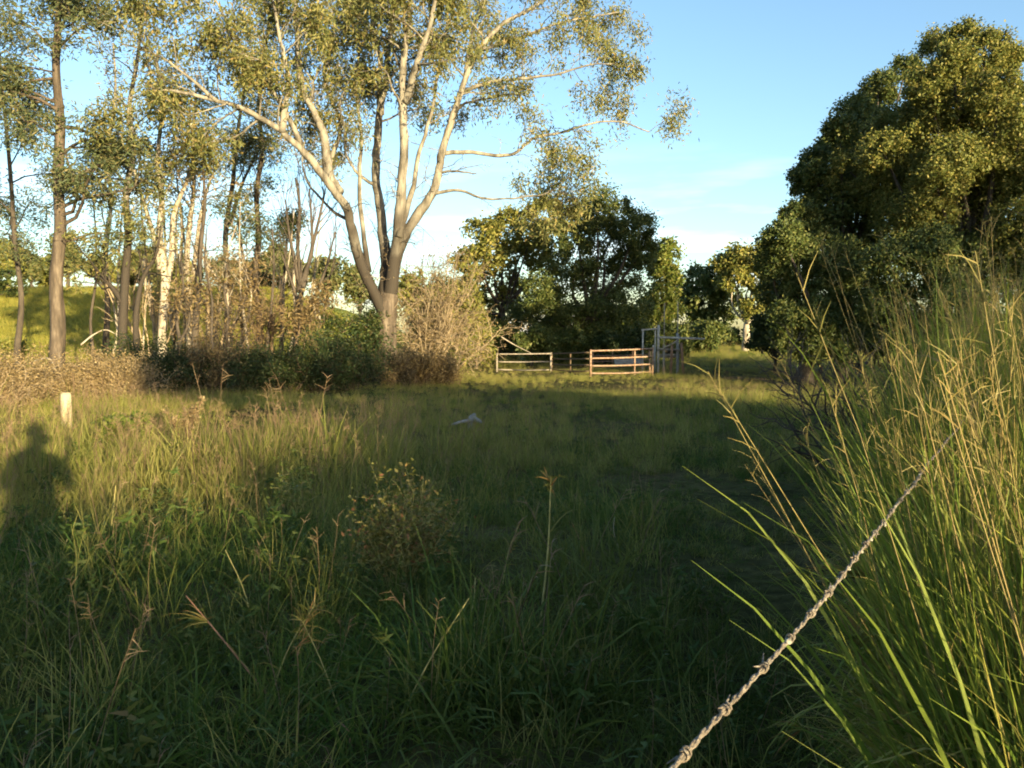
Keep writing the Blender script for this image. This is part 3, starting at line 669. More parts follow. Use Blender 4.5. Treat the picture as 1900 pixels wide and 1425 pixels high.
shrub('bare_shrub', 'dark thin stemmed brush behind the brown bramble mound', (430, 690), 26.5, 10, 2.8, .3, M['dark_bark'], M['brown_leaf'], 109, [(6, .1, .8, 40, .03, .2), (3, .2, .4, 40, .02, .25)], r=.035, clump=(.35, 2), leafL=(.1, .04))
shrub('leafy_shrub', 'bright green ferny shrub left of the big gum trunk', (640, 690), 30, 20, 2.7, .5, M['twig_brown'], M['bright_leaf'], 104, [(6, 0, .8, 50, .0, .25)], (.4, 15), (.13, .045), r=.025)
shrub('leafy_shrub', 'dark green shrub tucked between the bright shrub and the gum trunk', (676, 695), 29, 18, 2.4, .5, M['twig_brown'], M['bush_leaf'], 105, [(6, 0, .7, 50, .0, .25)], (.35, 28), (.13, .06), r=.025)
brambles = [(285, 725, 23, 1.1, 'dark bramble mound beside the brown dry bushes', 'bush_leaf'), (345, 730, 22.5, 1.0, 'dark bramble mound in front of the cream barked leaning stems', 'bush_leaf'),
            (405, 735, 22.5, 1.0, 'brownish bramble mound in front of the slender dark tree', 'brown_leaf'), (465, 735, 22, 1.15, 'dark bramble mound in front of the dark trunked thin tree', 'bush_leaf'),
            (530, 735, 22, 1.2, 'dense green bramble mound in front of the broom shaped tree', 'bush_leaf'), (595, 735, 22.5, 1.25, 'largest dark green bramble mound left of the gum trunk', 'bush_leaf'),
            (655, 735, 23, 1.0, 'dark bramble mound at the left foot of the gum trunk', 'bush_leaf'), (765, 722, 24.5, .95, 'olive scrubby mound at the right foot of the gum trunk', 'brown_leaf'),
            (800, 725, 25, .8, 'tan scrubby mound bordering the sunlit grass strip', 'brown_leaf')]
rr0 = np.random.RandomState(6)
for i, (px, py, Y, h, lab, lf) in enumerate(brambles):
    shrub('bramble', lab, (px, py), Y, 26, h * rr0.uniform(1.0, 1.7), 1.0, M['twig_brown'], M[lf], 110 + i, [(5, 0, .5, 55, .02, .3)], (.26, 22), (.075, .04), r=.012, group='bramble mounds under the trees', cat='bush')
for i, (px, py, Y, h, lab) in enumerate([(60, 745, 17.5, 1.1, 'dry brown bush beside the photographer shadow'), (140, 740, 18, 1.15, 'dry brown bush behind the pale sawn post'),
                                         (215, 735, 18.5, 1.1, 'dry brown bush bordering the dark bramble mounds'), (-10, 760, 16, 1.0, 'dry straw coloured bush left of the photographer shadow')]):
    shrub('dry_bush', lab, (px, py), Y, 26, h * 1.15, .9, M['twig'], M['dry_leaf'], 130 + i, [(6, 0, .45, 50, -.02, .3), (2, .3, .25, 50, -.02, .3)], (.18, 9), (.06, .025), r=.011, group='dry brown bushes', cat='bush')
shrub('leafy_weed', 'leafy golden green weed bush standing alone in the paddock grass', (740, 1110), 4.75, 34, .66, .34, M['stalk_yellow'], M['weed_leaf'], 140, [(6, 0, .17, 45, .04, .2)], (.08, 6), (.034, .016), r=.0035, cat='weed')
shrub('leafy_weed', 'small pale leaved weed in the middle of the sunlit grass', (530, 985), 6.5, 7, .5, .3, M['stalk_yellow'], M['bright_leaf'], 141, [(5, .3, .2, 45, .02, .2)], (.08, 4), (.04, .018), r=.004, cat='weed')
shrub('leafy_weed', 'low broad leaved weed beside the reddish dead plant', (225, 860), 11.0, 12, .5, .5, M['stalk_yellow'], M['bright_leaf'], 142, [(5, .3, .2, 45, .02, .2)], (.08, 10), (.1, .05), r=.006, cat='weed')
shrub('dead_weed', 'upright pinkish brown dead plant in the sunlit grass', (341, 850), 10.4, 9, .78, .05, M['stalk_red'], M['dry_leaf'], 143, [(5, .2, .10, 25, .04, .15)], (.05, 14), (.04, .02), r=.006, cat='weed')
shrub('bare_shrub', 'black leafless shrub reaching out of the cane grass over the meadow', (1610, 840), 8.0, 10, 1.75, .75, M['dark_bark'], None, 144, [(7, .1, .7, 42, .04, .22), (4, .2, .35, 45, .02, .25)], r=.014)

# ------------------------------------------------------------------ grass
def blade_strip(p0, d, length, width, bend, rng, seg=4):
    """one arching blade: quads tapering to a point"""
    d = unit(d); side = unit(np.cross(d, rng.normal(size=3) * [1, 1, .2])); out = []; p = np.array(p0, float); st = length / seg
    for i in range(seg + 1):
        w = width * (1 - (i / seg) ** 1.6) * .5 + .0004
        out += [p - side * w, p + side * w]; p = p + d * st
        d = unit(d + np.array([0, 0, -bend * (i + 1) / seg]))
    f = [[2 * i, 2 * i + 1, 2 * i + 3, 2 * i + 2] for i in range(seg)]
    return np.array(out), np.array(f)

def panicle(mb, p, d, size, rng, n=10):
    for _ in range(n):
        q = p - d * rng.uniform(0, size); dd = unit(d + rng.normal(size=3) * .55 + [0, 0, -.15])
        v, f = blade_strip(q, dd, size * rng.uniform(.3, .6), .0024, .5, rng, 2); mb.add(v, f)

tuft_col = bpy.data.collections.new('grass_tufts')          # sources for the scattered grass, not linked to the scene
def tuft(name, n, hmin, hmax, width, spread, lean, bend, mat, rng, stalks=0, sh=(.6, .9), pan=.16, seedmat=None, seg=4, col=tuft_col, npan=10):
    mb = MB()
    for _ in range(n):
        a = rng.uniform(0, 2 * math.pi); r = spread * math.sqrt(rng.rand())
        b = rng.uniform(0, 2 * math.pi); le = lean * rng.rand()
        v, f = blade_strip((r * math.cos(a), r * math.sin(a), -.04), (math.cos(b) * le, math.sin(b) * le, 1), rng.uniform(hmin, hmax), width * rng.uniform(.6, 1.3), bend * rng.uniform(.5, 1.4), rng, seg)
        mb.add(v, f)
    me = mb.mesh(name); me.materials.append(mat); nb = len(me.polygons)
    if stalks:
        m2 = MB()
        for _ in range(stalks):
            a = rng.uniform(0, 2 * math.pi); r = spread * rng.rand(); le = rng.uniform(.05, .35 if sh[1] < 1 else .16); h = rng.uniform(*sh)
            d = unit([math.cos(a) * le, math.sin(a) * le, 1])
            w = wander((r * math.cos(a), r * math.sin(a), -.03), d, h, 6, rng, .05, -.02); m2.tube(w, np.linspace(.0028, .0012, 6) * (h / .8) ** .3, 3, cap=False)
            panicle(m2, w[-1], unit(w[-1] - w[-2]), pan, rng, npan)
        v = np.concatenate([np.array([q.co for q in me.vertices]), np.concatenate(m2.v)])
        base = len(me.vertices); fa = np.array([list(q.vertices) for q in me.polygons]); fb = np.concatenate(m2.f[4]) + base
        bpy.data.meshes.remove(me)
        me = np_mesh(name, v, [np.concatenate([fa, fb])]); me.materials.append(mat); me.materials.append(seedmat)
        mi = np.zeros(len(me.polygons), np.int32); mi[nb:] = 1; me.polygons.foreach_set('material_index', mi)
    o = bpy.data.objects.new(name, me); col.objects.link(o); return o

rg = np.random.RandomState(5)
tuft('tuft_00', 46, .14, .40, .008, .18, 1.6, .8, M['grass'], rg)
tuft('tuft_01', 50, .16, .44, .007, .19, 1.3, .75, M['grass'], rg)
tuft('tuft_02', 34, .12, .30, .011, .19, 1.5, .65, M['grass'], rg)
tuft('tuft_03', 30, .2, .45, .006, .16, .9, .4, M['grass'], rg, 1, (.4, .6), .1, M['seed'], npan=6)
tuft('tuft_04', 34, .25, .6, .006, .16, .6, .35, M['grass_dry'], rg, 2, (.5, .75), .12, M['seed'], npan=7)
tuft('tuft_05', 36, .2, .5, .006, .18, .8, .45, M['grass_dry'], rg, 1, (.4, .6), .1, M['seed'], npan=7)
tuft('tuft_06', 34, .15, .38, .006, .2, 1.3, .55, M['grass_dry'], rg)
def weed_tuft():
    rng = np.random.RandomState(15); mb = MB()
    for _ in range(7):
        a = rng.uniform(0, 6.28); w = wander((rng.normal() * .05, rng.normal() * .05, -.02), (math.cos(a) * .5, math.sin(a) * .5, 1), rng.uniform(.18, .4), 6, rng, .15)
        mb.tube(w, np.linspace(.003, .0015, 6), 3, cap=False)
        for k in range(16):
            p, tg = along(w, rng.uniform(.15, .999)); v, f = blade_strip(p, unit(rng.normal(size=3) + [0, 0, .3]), rng.uniform(.03, .07), .018, .3, rng, 2); mb.add(v, f)
    me = mb.mesh('tuft_07'); me.materials.append(M['weed_inst']); o = bpy.data.objects.new('tuft_07', me); tuft_col.objects.link(o)
weed_tuft()
hill_col = bpy.data.collections.new('hill_tufts')
for i in range(3): tuft('hill_tuft_%02d' % i, 30, .15, .4, .03, .5, 1.0, .4, M['hill_grass'], rg, col=hill_col, seg=2)
cane_col = bpy.data.collections.new('cane_tufts')
tuft('cane_00', 84, .5, 1.65, .018, .18, .36, .4, M['cane'], rg, 3, (1.3, 1.85), .2, M['cane_stem'], 7, cane_col, 7)
tuft('cane_01', 84, .45, 1.5, .012, .2, .45, .5, M['cane'], rg, 1, (1.2, 1.7), .2, M['cane_stem'], 7, cane_col, 9)
tuft('cane_02', 70, .4, 1.25, .018, .18, .55, .55, M['cane'], rg, seg=7, col=cane_col)
tuft('cane_03', 100, .3, 1.15, .009, .22, .8, .55, M['cane_dry'], rg, seg=6, col=cane_col)
tuft('cane_04', 50, .7, 1.5, .034, .16, .6, .75, M['cane'], rg, seg=9, col=cane_col)

def scatter(name, pts, rot, scl, idx, col, label):
    me = bpy.data.meshes.new(name); me.vertices.add(len(pts)); me.vertices.foreach_set('co', np.asarray(pts, np.float32).ravel())
    for nm, ty, key, dat in (('rot', 'FLOAT_VECTOR', 'vector', rot), ('scl', 'FLOAT_VECTOR', 'vector', scl), ('idx', 'INT', 'value', idx)):
        a = me.attributes.new(nm, ty, 'POINT'); a.data.foreach_set(key, np.asarray(dat, np.int32 if ty == 'INT' else np.float32).ravel())
    o = bpy.data.objects.new(name, me); COL.objects.link(o); tag(o, label, None, None, 'stuff')
    ng = bpy.data.node_groups.new(name, 'GeometryNodeTree')
    ng.interface.new_socket('Geometry', in_out='INPUT', socket_type='NodeSocketGeometry'); ng.interface.new_socket('Geometry', in_out='OUTPUT', socket_type='NodeSocketGeometry')
    n, l = ng.nodes, ng.links
    gi, go = n.new('NodeGroupInput'), n.new('NodeGroupOutput'); ip = n.new('GeometryNodeInstanceOnPoints'); ci = n.new('GeometryNodeCollectionInfo')
    ci.inputs['Collection'].default_value = col; ci.inputs['Separate Children'].default_value = True; ci.inputs['Reset Children'].default_value = True
    ip.inputs['Pick Instance'].default_value = True
    def attr(nm, ty):
        a = n.new('GeometryNodeInputNamedAttribute'); a.data_type = ty; a.inputs['Name'].default_value = nm; return a.outputs['Attribute']
    l.new(gi.outputs[0], ip.inputs['Points']); l.new(ci.outputs[0], ip.inputs['Instance']); l.new(attr('idx', 'INT'), ip.inputs['Instance Index'])
    l.new(attr('rot', 'FLOAT_VECTOR'), ip.inputs['Rotation']); l.new(attr('scl', 'FLOAT_VECTOR'), ip.inputs['Scale'])
    l.new(ip.outputs[0], go.inputs[0])
    md = o.modifiers.new('scatter', 'NODES'); md.node_group = ng
    return o

def fence_x(y): return .154 + .68 * (y - .64)

def meadow():
    rng = np.random.RandomState(77); P_, S_, I_ = [], [], []
    for y0, y1, dens, base in ((.9, 6, 42, .95), (6, 12, 30, .9), (12, 17, 19, .82), (17, 22, 19, .62), (22, 36, 13, .5), (36, 62, 3.6, .9)):
        xm = y1 * .80 + 1.5; n = int(dens * (y1 - y0) * 2 * xm)
        x = rng.uniform(-xm, xm, n); y = rng.uniform(y0, y1, n)
        ok = (np.abs(x) < y * .76 + 1.6) & ~((y > 46) & (x < -12))
        x, y = x[ok], y[ok]
        pn = vnoise(x / 1.7, y / 1.7, 21); pn2 = vnoise(x / 4 + 7, y / 4, 22)
        sunny = smooth(-.6, -2.0, x + .06 * y) * smooth(5.6, 7.0, y) * smooth(19, 15, y)          # taller straw grass at the left, sunlight partly painted in as straw
        dry = np.clip(.15 + .5 * (pn2 - .5) + .75 * sunny + .5 * smooth(7.5, 11, y) * (pn > .25) - .14 * smooth(6.5, 5, y) + .45 * smooth(21, 25, y), .02, .95)  # extra straw also paints the brighter light on mid and far grass
        isdry = rng.rand(len(x)) < dry
        idx = np.where(isdry, rng.choice([4, 5, 6], len(x), p=[.35, .45, .2]), rng.choice([0, 1, 2, 3], len(x), p=[.32, .33, .2, .15]))
        s = base * (.5 + .75 * pn ** 1.4) * np.where(rng.rand(len(x)) < .08, np.where((y > 8) & (y < 18) & ~isdry, 1.6, 1.35), np.where(pn < .22, .5, 1.0)) * rng.uniform(.75, 1.2, len(x)) * (1 + .3 * sunny)
        idx = np.where(rng.rand(len(x)) < .05 * (y < 16) + .10 * (y < 7), 7, idx)
        s *= 1 - .35 * smooth(1.0, 1.6, x) * smooth(6, 4, y) * (pn2 > .4)
        bare = smooth(1.1, 1.7, x) * smooth(3.6, 3.0, x) * smooth(4.6, 5.4, y) * smooth(8.6, 7.6, y)          # worn patch by the fence
        s *= 1 - .55 * bare; idx = np.where(rng.rand(len(x)) < .6 * bare, 6, idx)
        keep = ~((np.hypot(x, y + .3) < .55))
        P_.append(np.stack([x, y, terrain(x, y)], -1)[keep]); S_.append(s[keep]); I_.append(idx[keep])
    tx = np.r_[rng.uniform(-.4, .2, 16), rng.uniform(.2, .7, 5)]; ty = np.r_[rng.uniform(3.15, 3.7, 16), rng.uniform(4.6, 5.2, 5)]          # tussocks
    P_.append(np.stack([tx, ty, terrain(tx, ty)], -1)); S_.append(rng.uniform(1.3, 1.75, 21)); I_.append(rng.choice([0, 1, 3], 21))
    p = np.concatenate(P_); s = np.concatenate(S_); n = len(p)
    rot = np.stack([rng.normal(size=n) * .12, rng.normal(size=n) * .12, rng.uniform(0, 6.28, n)], -1)
    scl = np.stack([s * rng.uniform(.9, 1.3, n), s * rng.uniform(.9, 1.3, n), s], -1)
    scatter('meadow_grass', p, rot, scl, np.concatenate(I_), tuft_col, 'long mixed green and straw grass filling the paddock')
    x = rng.uniform(-75, 0, 26000); y = rng.uniform(40, 100, 26000); ok = x < -8 - .12 * (y - 40); x, y = x[ok], y[ok]; n = len(x)
    scatter('pasture_grass', np.stack([x, y, terrain(x, y)], -1), np.stack([np.zeros(n), np.zeros(n), rng.uniform(0, 6.28, n)], -1),
            np.repeat(rng.uniform(.6, 1.5, (n, 1)), 3, 1), rng.randint(0, 3, n), hill_col, 'short bright grass on the pasture hill')
    # tall cane grass smothering the fence line
    n = 2600; y = 1.75 + 9.5 * rng.rand(n) ** 1.35; off = rng.normal(size=n) * .5 + .42
    x = fence_x(y) + off * np.clip(y / 4, .5, 1.4)
    far = (x / y > .64 - .05 * np.clip(y - 1.8, 0, 2))                     # keep the wire itself clear near the lens
    x, y = x[far], y[far]; n = len(x)
    ya = np.r_[rng.uniform(2.3, 3.4, 50), np.r_[rng.uniform(1.5, 2.15, 90), rng.uniform(1.25, 1.55, 46)]]; x = np.concatenate([x, ya * np.r_[rng.uniform(.56, .62, 50), np.r_[rng.uniform(.70, .98, 90), rng.uniform(.82, 1.1, 46)]]]); y = np.concatenate([y, ya]); n = len(x)
    s = np.clip(.50 + .16 * y, .6, 1.32) * rng.uniform(.75, 1.1, n); s[-136:-46] = rng.uniform(.85, 1.05, 90); s[-46:] = rng.uniform(.75, .95, 46)
    scatter('cane_grass', np.stack([x, y, terrain(x, y)], -1), np.stack([rng.normal(size=n) * .16, rng.normal(size=n) * .14 + .05, rng.uniform(0, 6.28, n)], -1),
            np.stack([s * .78, s * .78, s], -1), rng.choice(5, n, p=[.17, .16, .19, .3, .18]), cane_col, 'tall golden green cane grass smothering the barbed wire fence')
meadow()

# ------------------------------------------------------------------ unseen grass and trees added behind the photographer to throw the shade
def U(u, s): return u * math.cos(SUN_AZ) - s * math.sin(SUN_AZ), u * math.sin(SUN_AZ) + s * math.cos(SUN_AZ)

def shade_casters():
    rng = np.random.RandomState(8)
    n = 1200; u = rng.uniform(-9, 5.5, n); s_ = rng.uniform(-3.6, -1.7, n)
    x, y = u * math.cos(SUN_AZ) - s_ * math.sin(SUN_AZ), u * math.sin(SUN_AZ) + s_ * math.cos(SUN_AZ)
    h = np.interp(u, [-9, .8, 1.7, 2.5, 5.5], [.86, .86, .7, .26, .14]) * rng.uniform(.85, 1.1, n)  # unseen grass, its heights shaped to shade the foreground
    scatter('shade_grass', np.stack([x, y, terrain(x, y)], -1), np.stack([np.zeros(n), np.zeros(n), rng.uniform(0, 6.28, n)], -1),
            np.stack([h * 1.3, h * 1.3, h], -1), rng.randint(0, 3, n), cane_col, 'unseen high grass behind the photographer shaped to shade the foreground')
    mb = MB(); lobes = []
    prof_u = [2.5, 4.0, 11.5, 12.6, 19.6, 20.8, 25, 36]; prof_h = [7.2, 7.3, 7.2, 3.6, 3.5, 10.2, 11.6, 11.6]  # unseen trees, heights shaped to place the shade on meadow and trees
    u = 3.3
    while u < 34:
        h = np.interp(u, prof_u, prof_h) * rng.uniform(.94, 1.05); s_ = -25 + rng.uniform(-2, 2)
        x, y = U(u, s_); b = np.array([x, y, gz(x, y)])
        mb.tube(np.array([b - [0, 0, .2], b + [0, 0, h * .35], b + [.2, 0, h * .8]]), [.2, .16, .05], 7)
        for k in range(9):
            r = rng.uniform(.9, 1.4); zz = b[2] + (h - r) * (k + .6) / 9.0 + .4
            if u < 4.4: r *= .65; zz = b[2] + 5.5 + (h - 5.9) * k / 9.0
            lobes.append((b + np.array([rng.uniform(-.9, .9), rng.uniform(-.9, .9), zz - b[2]]), r))
        u += rng.uniform(1.4, 2.0)
    pts, nor = lobe_points(lobes, 13, 13, rng)
    v, f = leaf_faces(pts, .3, .2, rng, normals=nor); mb.add(v, f)
    tag(mb.build('shade_belt', M['dense_leaf'], None, False), 'unseen leafy tree belt behind the photographer shaped to cast the shade', None, None, 'stuff')
shade_casters()

# ------------------------------------------------------------------ cattle yard: panels and loading ramp
def yard_panel(name, label, x0, x1, ytop, ybot, Y0, Y1, rails, uprights, r, mat, ends=True):
    A0, A1 = P(x0, ytop[0], Y0), P(x1, ytop[1], Y1); g0, g1 = gz(A0[0], A0[1]), gz(A1[0], A1[1])
    t = thing(name, ((A0[0] + A1[0]) / 2, (A0[1] + A1[1]) / 2, (g0 + g1) / 2), label, 'cattle panel')
    h0, h1 = A0[2] - g0, A1[2] - g1
    for k in range(rails):
        f = 1 - k * (.86 / (rails - 1)); mb = MB()
        a = np.array([A0[0], A0[1], g0 + h0 * f]); b = np.array([A1[0], A1[1], g1 + h1 * f]); m = (a + b) / 2 + [0, 0, -.015 * (k + 1) / 2]
        mb.tube(resample(np.array([a, m, b]), 9), r, 8, rough=.06, seed=k + 2); mb.build('rail', mat, t)
    for q in uprights:
        mb = MB(); a = A0 * (1 - q) + A1 * q; g = g0 * (1 - q) + g1 * q
        d = unit(A1 - A0); o_ = np.cross(d, [0, 0, 1]) * (-(r * 2 + .003) if 0 < q < 1 else 0)
        mb.tube(np.array([[a[0], a[1], g - .1], [a[0], a[1], (a[2] + g) / 2], [a[0], a[1], a[2] + (.05 if q in (0, 1) else .0)]]) + o_, r * (1.25 if q in (0, 1) else 1), 8, rough=.06, seed=5)
        mb.build('upright', mat, t)
    return t
yard_panel('yard_panel', 'rusty four rail steel cattle panel standing in the sunlit grass', 1096, 1211, (651, 647), 703, 29.2, 30.2, 4, [0, .72, .97, 1], .034, M['rust'])
yard_panel('yard_panel', 'pale weathered cattle panel under the dark tree, left of the rusty panel', 922, 1022, (657, 656), 690, 34, 34, 3, [0, 1], .03, M['grey_timber'])
yard_panel('yard_panel', 'brown steel panel in shade joining the two front cattle panels', 1024, 1092, (656, 654), 690, 34.2, 31, 4, [0, .5], .026, M['twig_brown'])
yard_panel('yard_panel', 'brown steel side panel running back behind the rusty panel', 1100, 1206, (650, 648), 690, 36, 37, 4, [0, .35, .7, 1], .028, M['red_timber'])

def crush():
    Y = 31.5; g = gz(P(1235, 690, Y)[0], Y)
    b = P(1238, 690, Y); b[2] = g
    t = thing('loading_ramp', b, 'weathered timber and pipe loading frame right of the rusty panel', 'cattle frame')
    def bar(name, a, c, r, mat, k=8):
        mb = MB(); a = np.asarray(a); c = np.asarray(c); mb.tube(np.array([a, a * .5 + c * .5, c]), r, k, rough=.1, seed=3); mb.build(name, mat, t)
    def post(px, pyt, r, mat, y=Y, name='post', lean=0):
        c = P(px, pyt, y); bar(name, (c[0] + lean, c[1], gz(c[0], c[1]) - .2), c, r, mat)
    post(1193, 612, .035, M['galv'], Y + .6); post(1222, 603, .05, M['galv'], Y); post(1216, 612, .03, M['galv'], Y + .6)
    bar('top_rail', P(1190, 612, Y + .6), P(1226, 610, Y + .6), .03, M['galv'])
    bar('top_rail', P(1222, 626, Y - .09), P(1308, 629, Y - .3), .045, M['galv'])
    bar('top_rail', P(1220, 648, Y - .08), P(1268, 650, Y - .2), .05, M['grey_timber'])
    post(1257, 618, .06, M['bleached'], Y, lean=.03); post(1247, 640, .055, M['red_timber'], Y - .4, lean=-.06); post(1264, 636, .055, M['red_timber'], Y - .4, lean=.12)
    post(1232, 640, .05, M['grey_timber'], Y - .1); post(1258, 560, .022, M['grey_timber'], Y + 1.5, 'tall_pole'); post(1233, 562, .022, M['grey_timber'], Y + 1.5, 'tall_pole')
    bar('brace', P(1232, 646, Y - .3), P(1258, 632, Y - .3), .035, M['grey_timber']); bar('brace', P(1212, 640, Y + .3), P(1216, 690, Y + .3), .03, M['galv'])
    mb = MB(); c = P(1240, 660, Y + .2); mb.box(c, (.9, .04, .16), .1); mb.build('plank', M['grey_timber'], t)
crush()
# grey sheet lying behind the rusty panel
c = P(1168, 690, 32.5); c[2] = gz(c[0], c[1]) + .22
mb = MB(); X, Z = np.meshgrid(np.linspace(-.6, .6, 25), np.linspace(0, 1, 4))
v = np.stack([c[0] + X, c[1] + Z * .45 + .02 * np.sin(X * 30), c[2] + Z * .3], -1).reshape(-1, 3)
i, j = np.meshgrid(np.arange(3), np.arange(24), indexing='ij'); a = (i * 25 + j).ravel()
mb.add(v, np.stack([a, a + 1, a + 26, a + 25], -1)); mb.add(v + [0, .008, -.006], np.stack([a, a + 25, a + 26, a + 1], -1))
o = mb.build('metal_sheet', M['galv'], None); o.data.materials[0] = M['grey_timber']; tag(o, 'grey corrugated sheet propped low behind the rusty panel', 'metal sheet')

# ------------------------------------------------------------------ small things in the paddock
def post(name, label, px, pytop, pybot, Y, r, mat, cat='post', tilt=0.0):
    a = P(px, pytop, Y); b = np.array([a[0] + tilt, a[1], gz(a[0], a[1])])
    t = thing(name, b, label, cat)
    mb = MB(); mb.tube(np.array([b - [0, 0, .25], b * .6 + a * .4, a - [0, 0, .04], a]), [r * 1.06, r, r * .97, r * .86], 12, rough=.08, seed=4); mb.build('shaft', mat, t)
    mb = MB(); mb.tube(np.array([a + [0, 0, .002], a + [0, 0, .012]]), [r * .84, r * .7], 12); mb.build('weathered_top', mat, t)
post('fence_post', 'pale sawn timber post in front of the dry brown bushes', 122, 730, 800, 11.9, .08, M['post_wood'])
post('fence_post', 'grey timber fence post buried in the tall cane grass', 1850, 762, 900, 4.25, .055, M['dark_bark'])

def stump():
    b = P(878, 792, 13.2); b[2] = gz(b[0], b[1]); t = thing('bleached_branch', b, 'bleached white forked branch end lying in the shaded grass', 'branch')
    a = P(876, 776, 13.2); mb = MB()
    mb.tube(resample(np.array([b + [-.05, 0, -.05], P(873, 786, 13.2), a, P(882, 768, 13.25)]), 9), [.04, .045, .05, .05, .055, .06, .055, .045, .02], 9, rough=.35, seed=9)
    mb.tube(resample(np.array([a, P(888, 780, 13.1), P(893, 784, 13.0)]), 6), [.045, .045, .04, .035, .03, .015], 7, rough=.3, seed=7); mb.build('fork', M['bleached'], t)
    mb = MB(); mb.tube(resample(np.array([P(874, 780, 13.2), P(858, 782, 13.0), P(838, 788, 12.9)]), 7), np.linspace(.035, .018, 7), 6, rough=.2, seed=3); mb.build('prong', M['bleached'], t)
stump()
def fallen(label, pts, Y, r, mat, seed):
    w = trace(pts, Y, .6); mb = MB(); mb.tube(w, np.linspace(r, r * .4, len(w)), 7, rough=.2, seed=seed)
    tag(mb.build('fallen_branch', mat, None), label, 'branch')
fallen('pale bent dead branch propped beside the straight gum', [(104, 690), (92, 666), (70, 668), (46, 678)], 22, .035, M['pale_bark'], 2)
fallen('grey dead branch leaning out below the twin trunks', [(150, 640), (172, 622), (195, 612), (215, 620)], 26, .03, M['pale_bark'], 3)
fallen('grey fallen stick lying in the dark grass near the cane', [(1200, 1020), (1240, 990), (1275, 955), (1305, 932)], 7.4, .012, M['twig'], 5)
fallen('pale stick slanting down under the dark rounded tree', [(930, 625), (955, 640), (985, 655)], 35, .035, M['grey_timber'], 6)

# seeding stalks that stand clear of the grass
stalks = [  # top px, bottom px, distance, radius, material, words
    ((345, 1105), (520, 1395), 3.35, .0052, 'stalk_red', 'thick reddish brown dead stalk leaning left out of the dark grass', 'side'),
    ((418, 1020), (480, 1190), 4.6, .004, 'stalk_yellow', 'thin green stalk leaning left behind the reddish stalk', 'none'),
    ((1022, 885), (1000, 1180), 5.0, .0075, 'stalk_yellow', 'tall straight yellow stalk with a leafy green head', 'leafy'),
    ((962, 975), (930, 1105), 5.3, .0045, 'stalk_yellow', 'shorter green stalk beside the tall straight yellow stalk', 'tuft'),
    ((882, 1070), (862, 1190), 4.2, .0055, 'stalk_yellow', 'bristly yellow stalk above the foreground tussock', 'tuft'),
    ((870, 1110), (725, 1400), 3.1, .0042, 'stalk_yellow', 'long bent yellow stem crossing the foreground tussock', 'none'),
    ((560, 1150), (640, 1425), 3.2, .0035, 'stalk_yellow', 'slim olive stem leaning left beside the reddish stalk', 'spray'),
    ((585, 1120), (490, 1320), 3.5, .004, 'stalk_yellow', 'curved olive stem carrying a broad drooping spray', 'spray'),
    ((630, 1340), (655, 1425), 2.9, .007, 'stalk_red', 'short broken pinkish stalk stub in the front grass', 'none'),
    ((150, 1270), (195, 1400), 3.1, .0035, 'stalk_yellow', 'arching seed stem with drooping fingers in the dark corner', 'side'),
    ((250, 1345), (310, 1425), 2.95, .0035, 'stalk_yellow', 'arching seed stem with pale drooping fingers by the dark corner stem', 'side'),
    ((1140, 960), (1155, 1030), 5.6, .0045, 'twig', 'grey dead stem standing in a pair right of the yellow stalk', 'none'),
    ((1062, 970), (1095, 1060), 5.4, .004, 'stalk_red', 'reddish forked dead stem right of the yellow stalk', 'tuft'),
    ((215, 900), (203, 1010), 6.9, .005, 'stalk_yellow', 'straight straw stem at the near edge of the sunlit grass', 'none'),
    ((125, 1000), (104, 1075), 6.1, .006, 'stalk_yellow', 'pale curved straw blade beside the photographer shadow', 'none'),
    ((1590, 900), (1700, 1240), 2.5, .004, 'stalk_yellow', 'golden cane stem leaning left over the barbed wire', 'side'),
    ((1590, 1165), (1640, 1425), 2.2, .0035, 'stalk_yellow', 'straight green cane stem rising beside the barbed wire', 'leafy'),
    ((1455, 1290), (1560, 1425), 2.5, .003, 'stalk_yellow', 'fine seed stem hanging left below the barbed wire', 'side'),
]
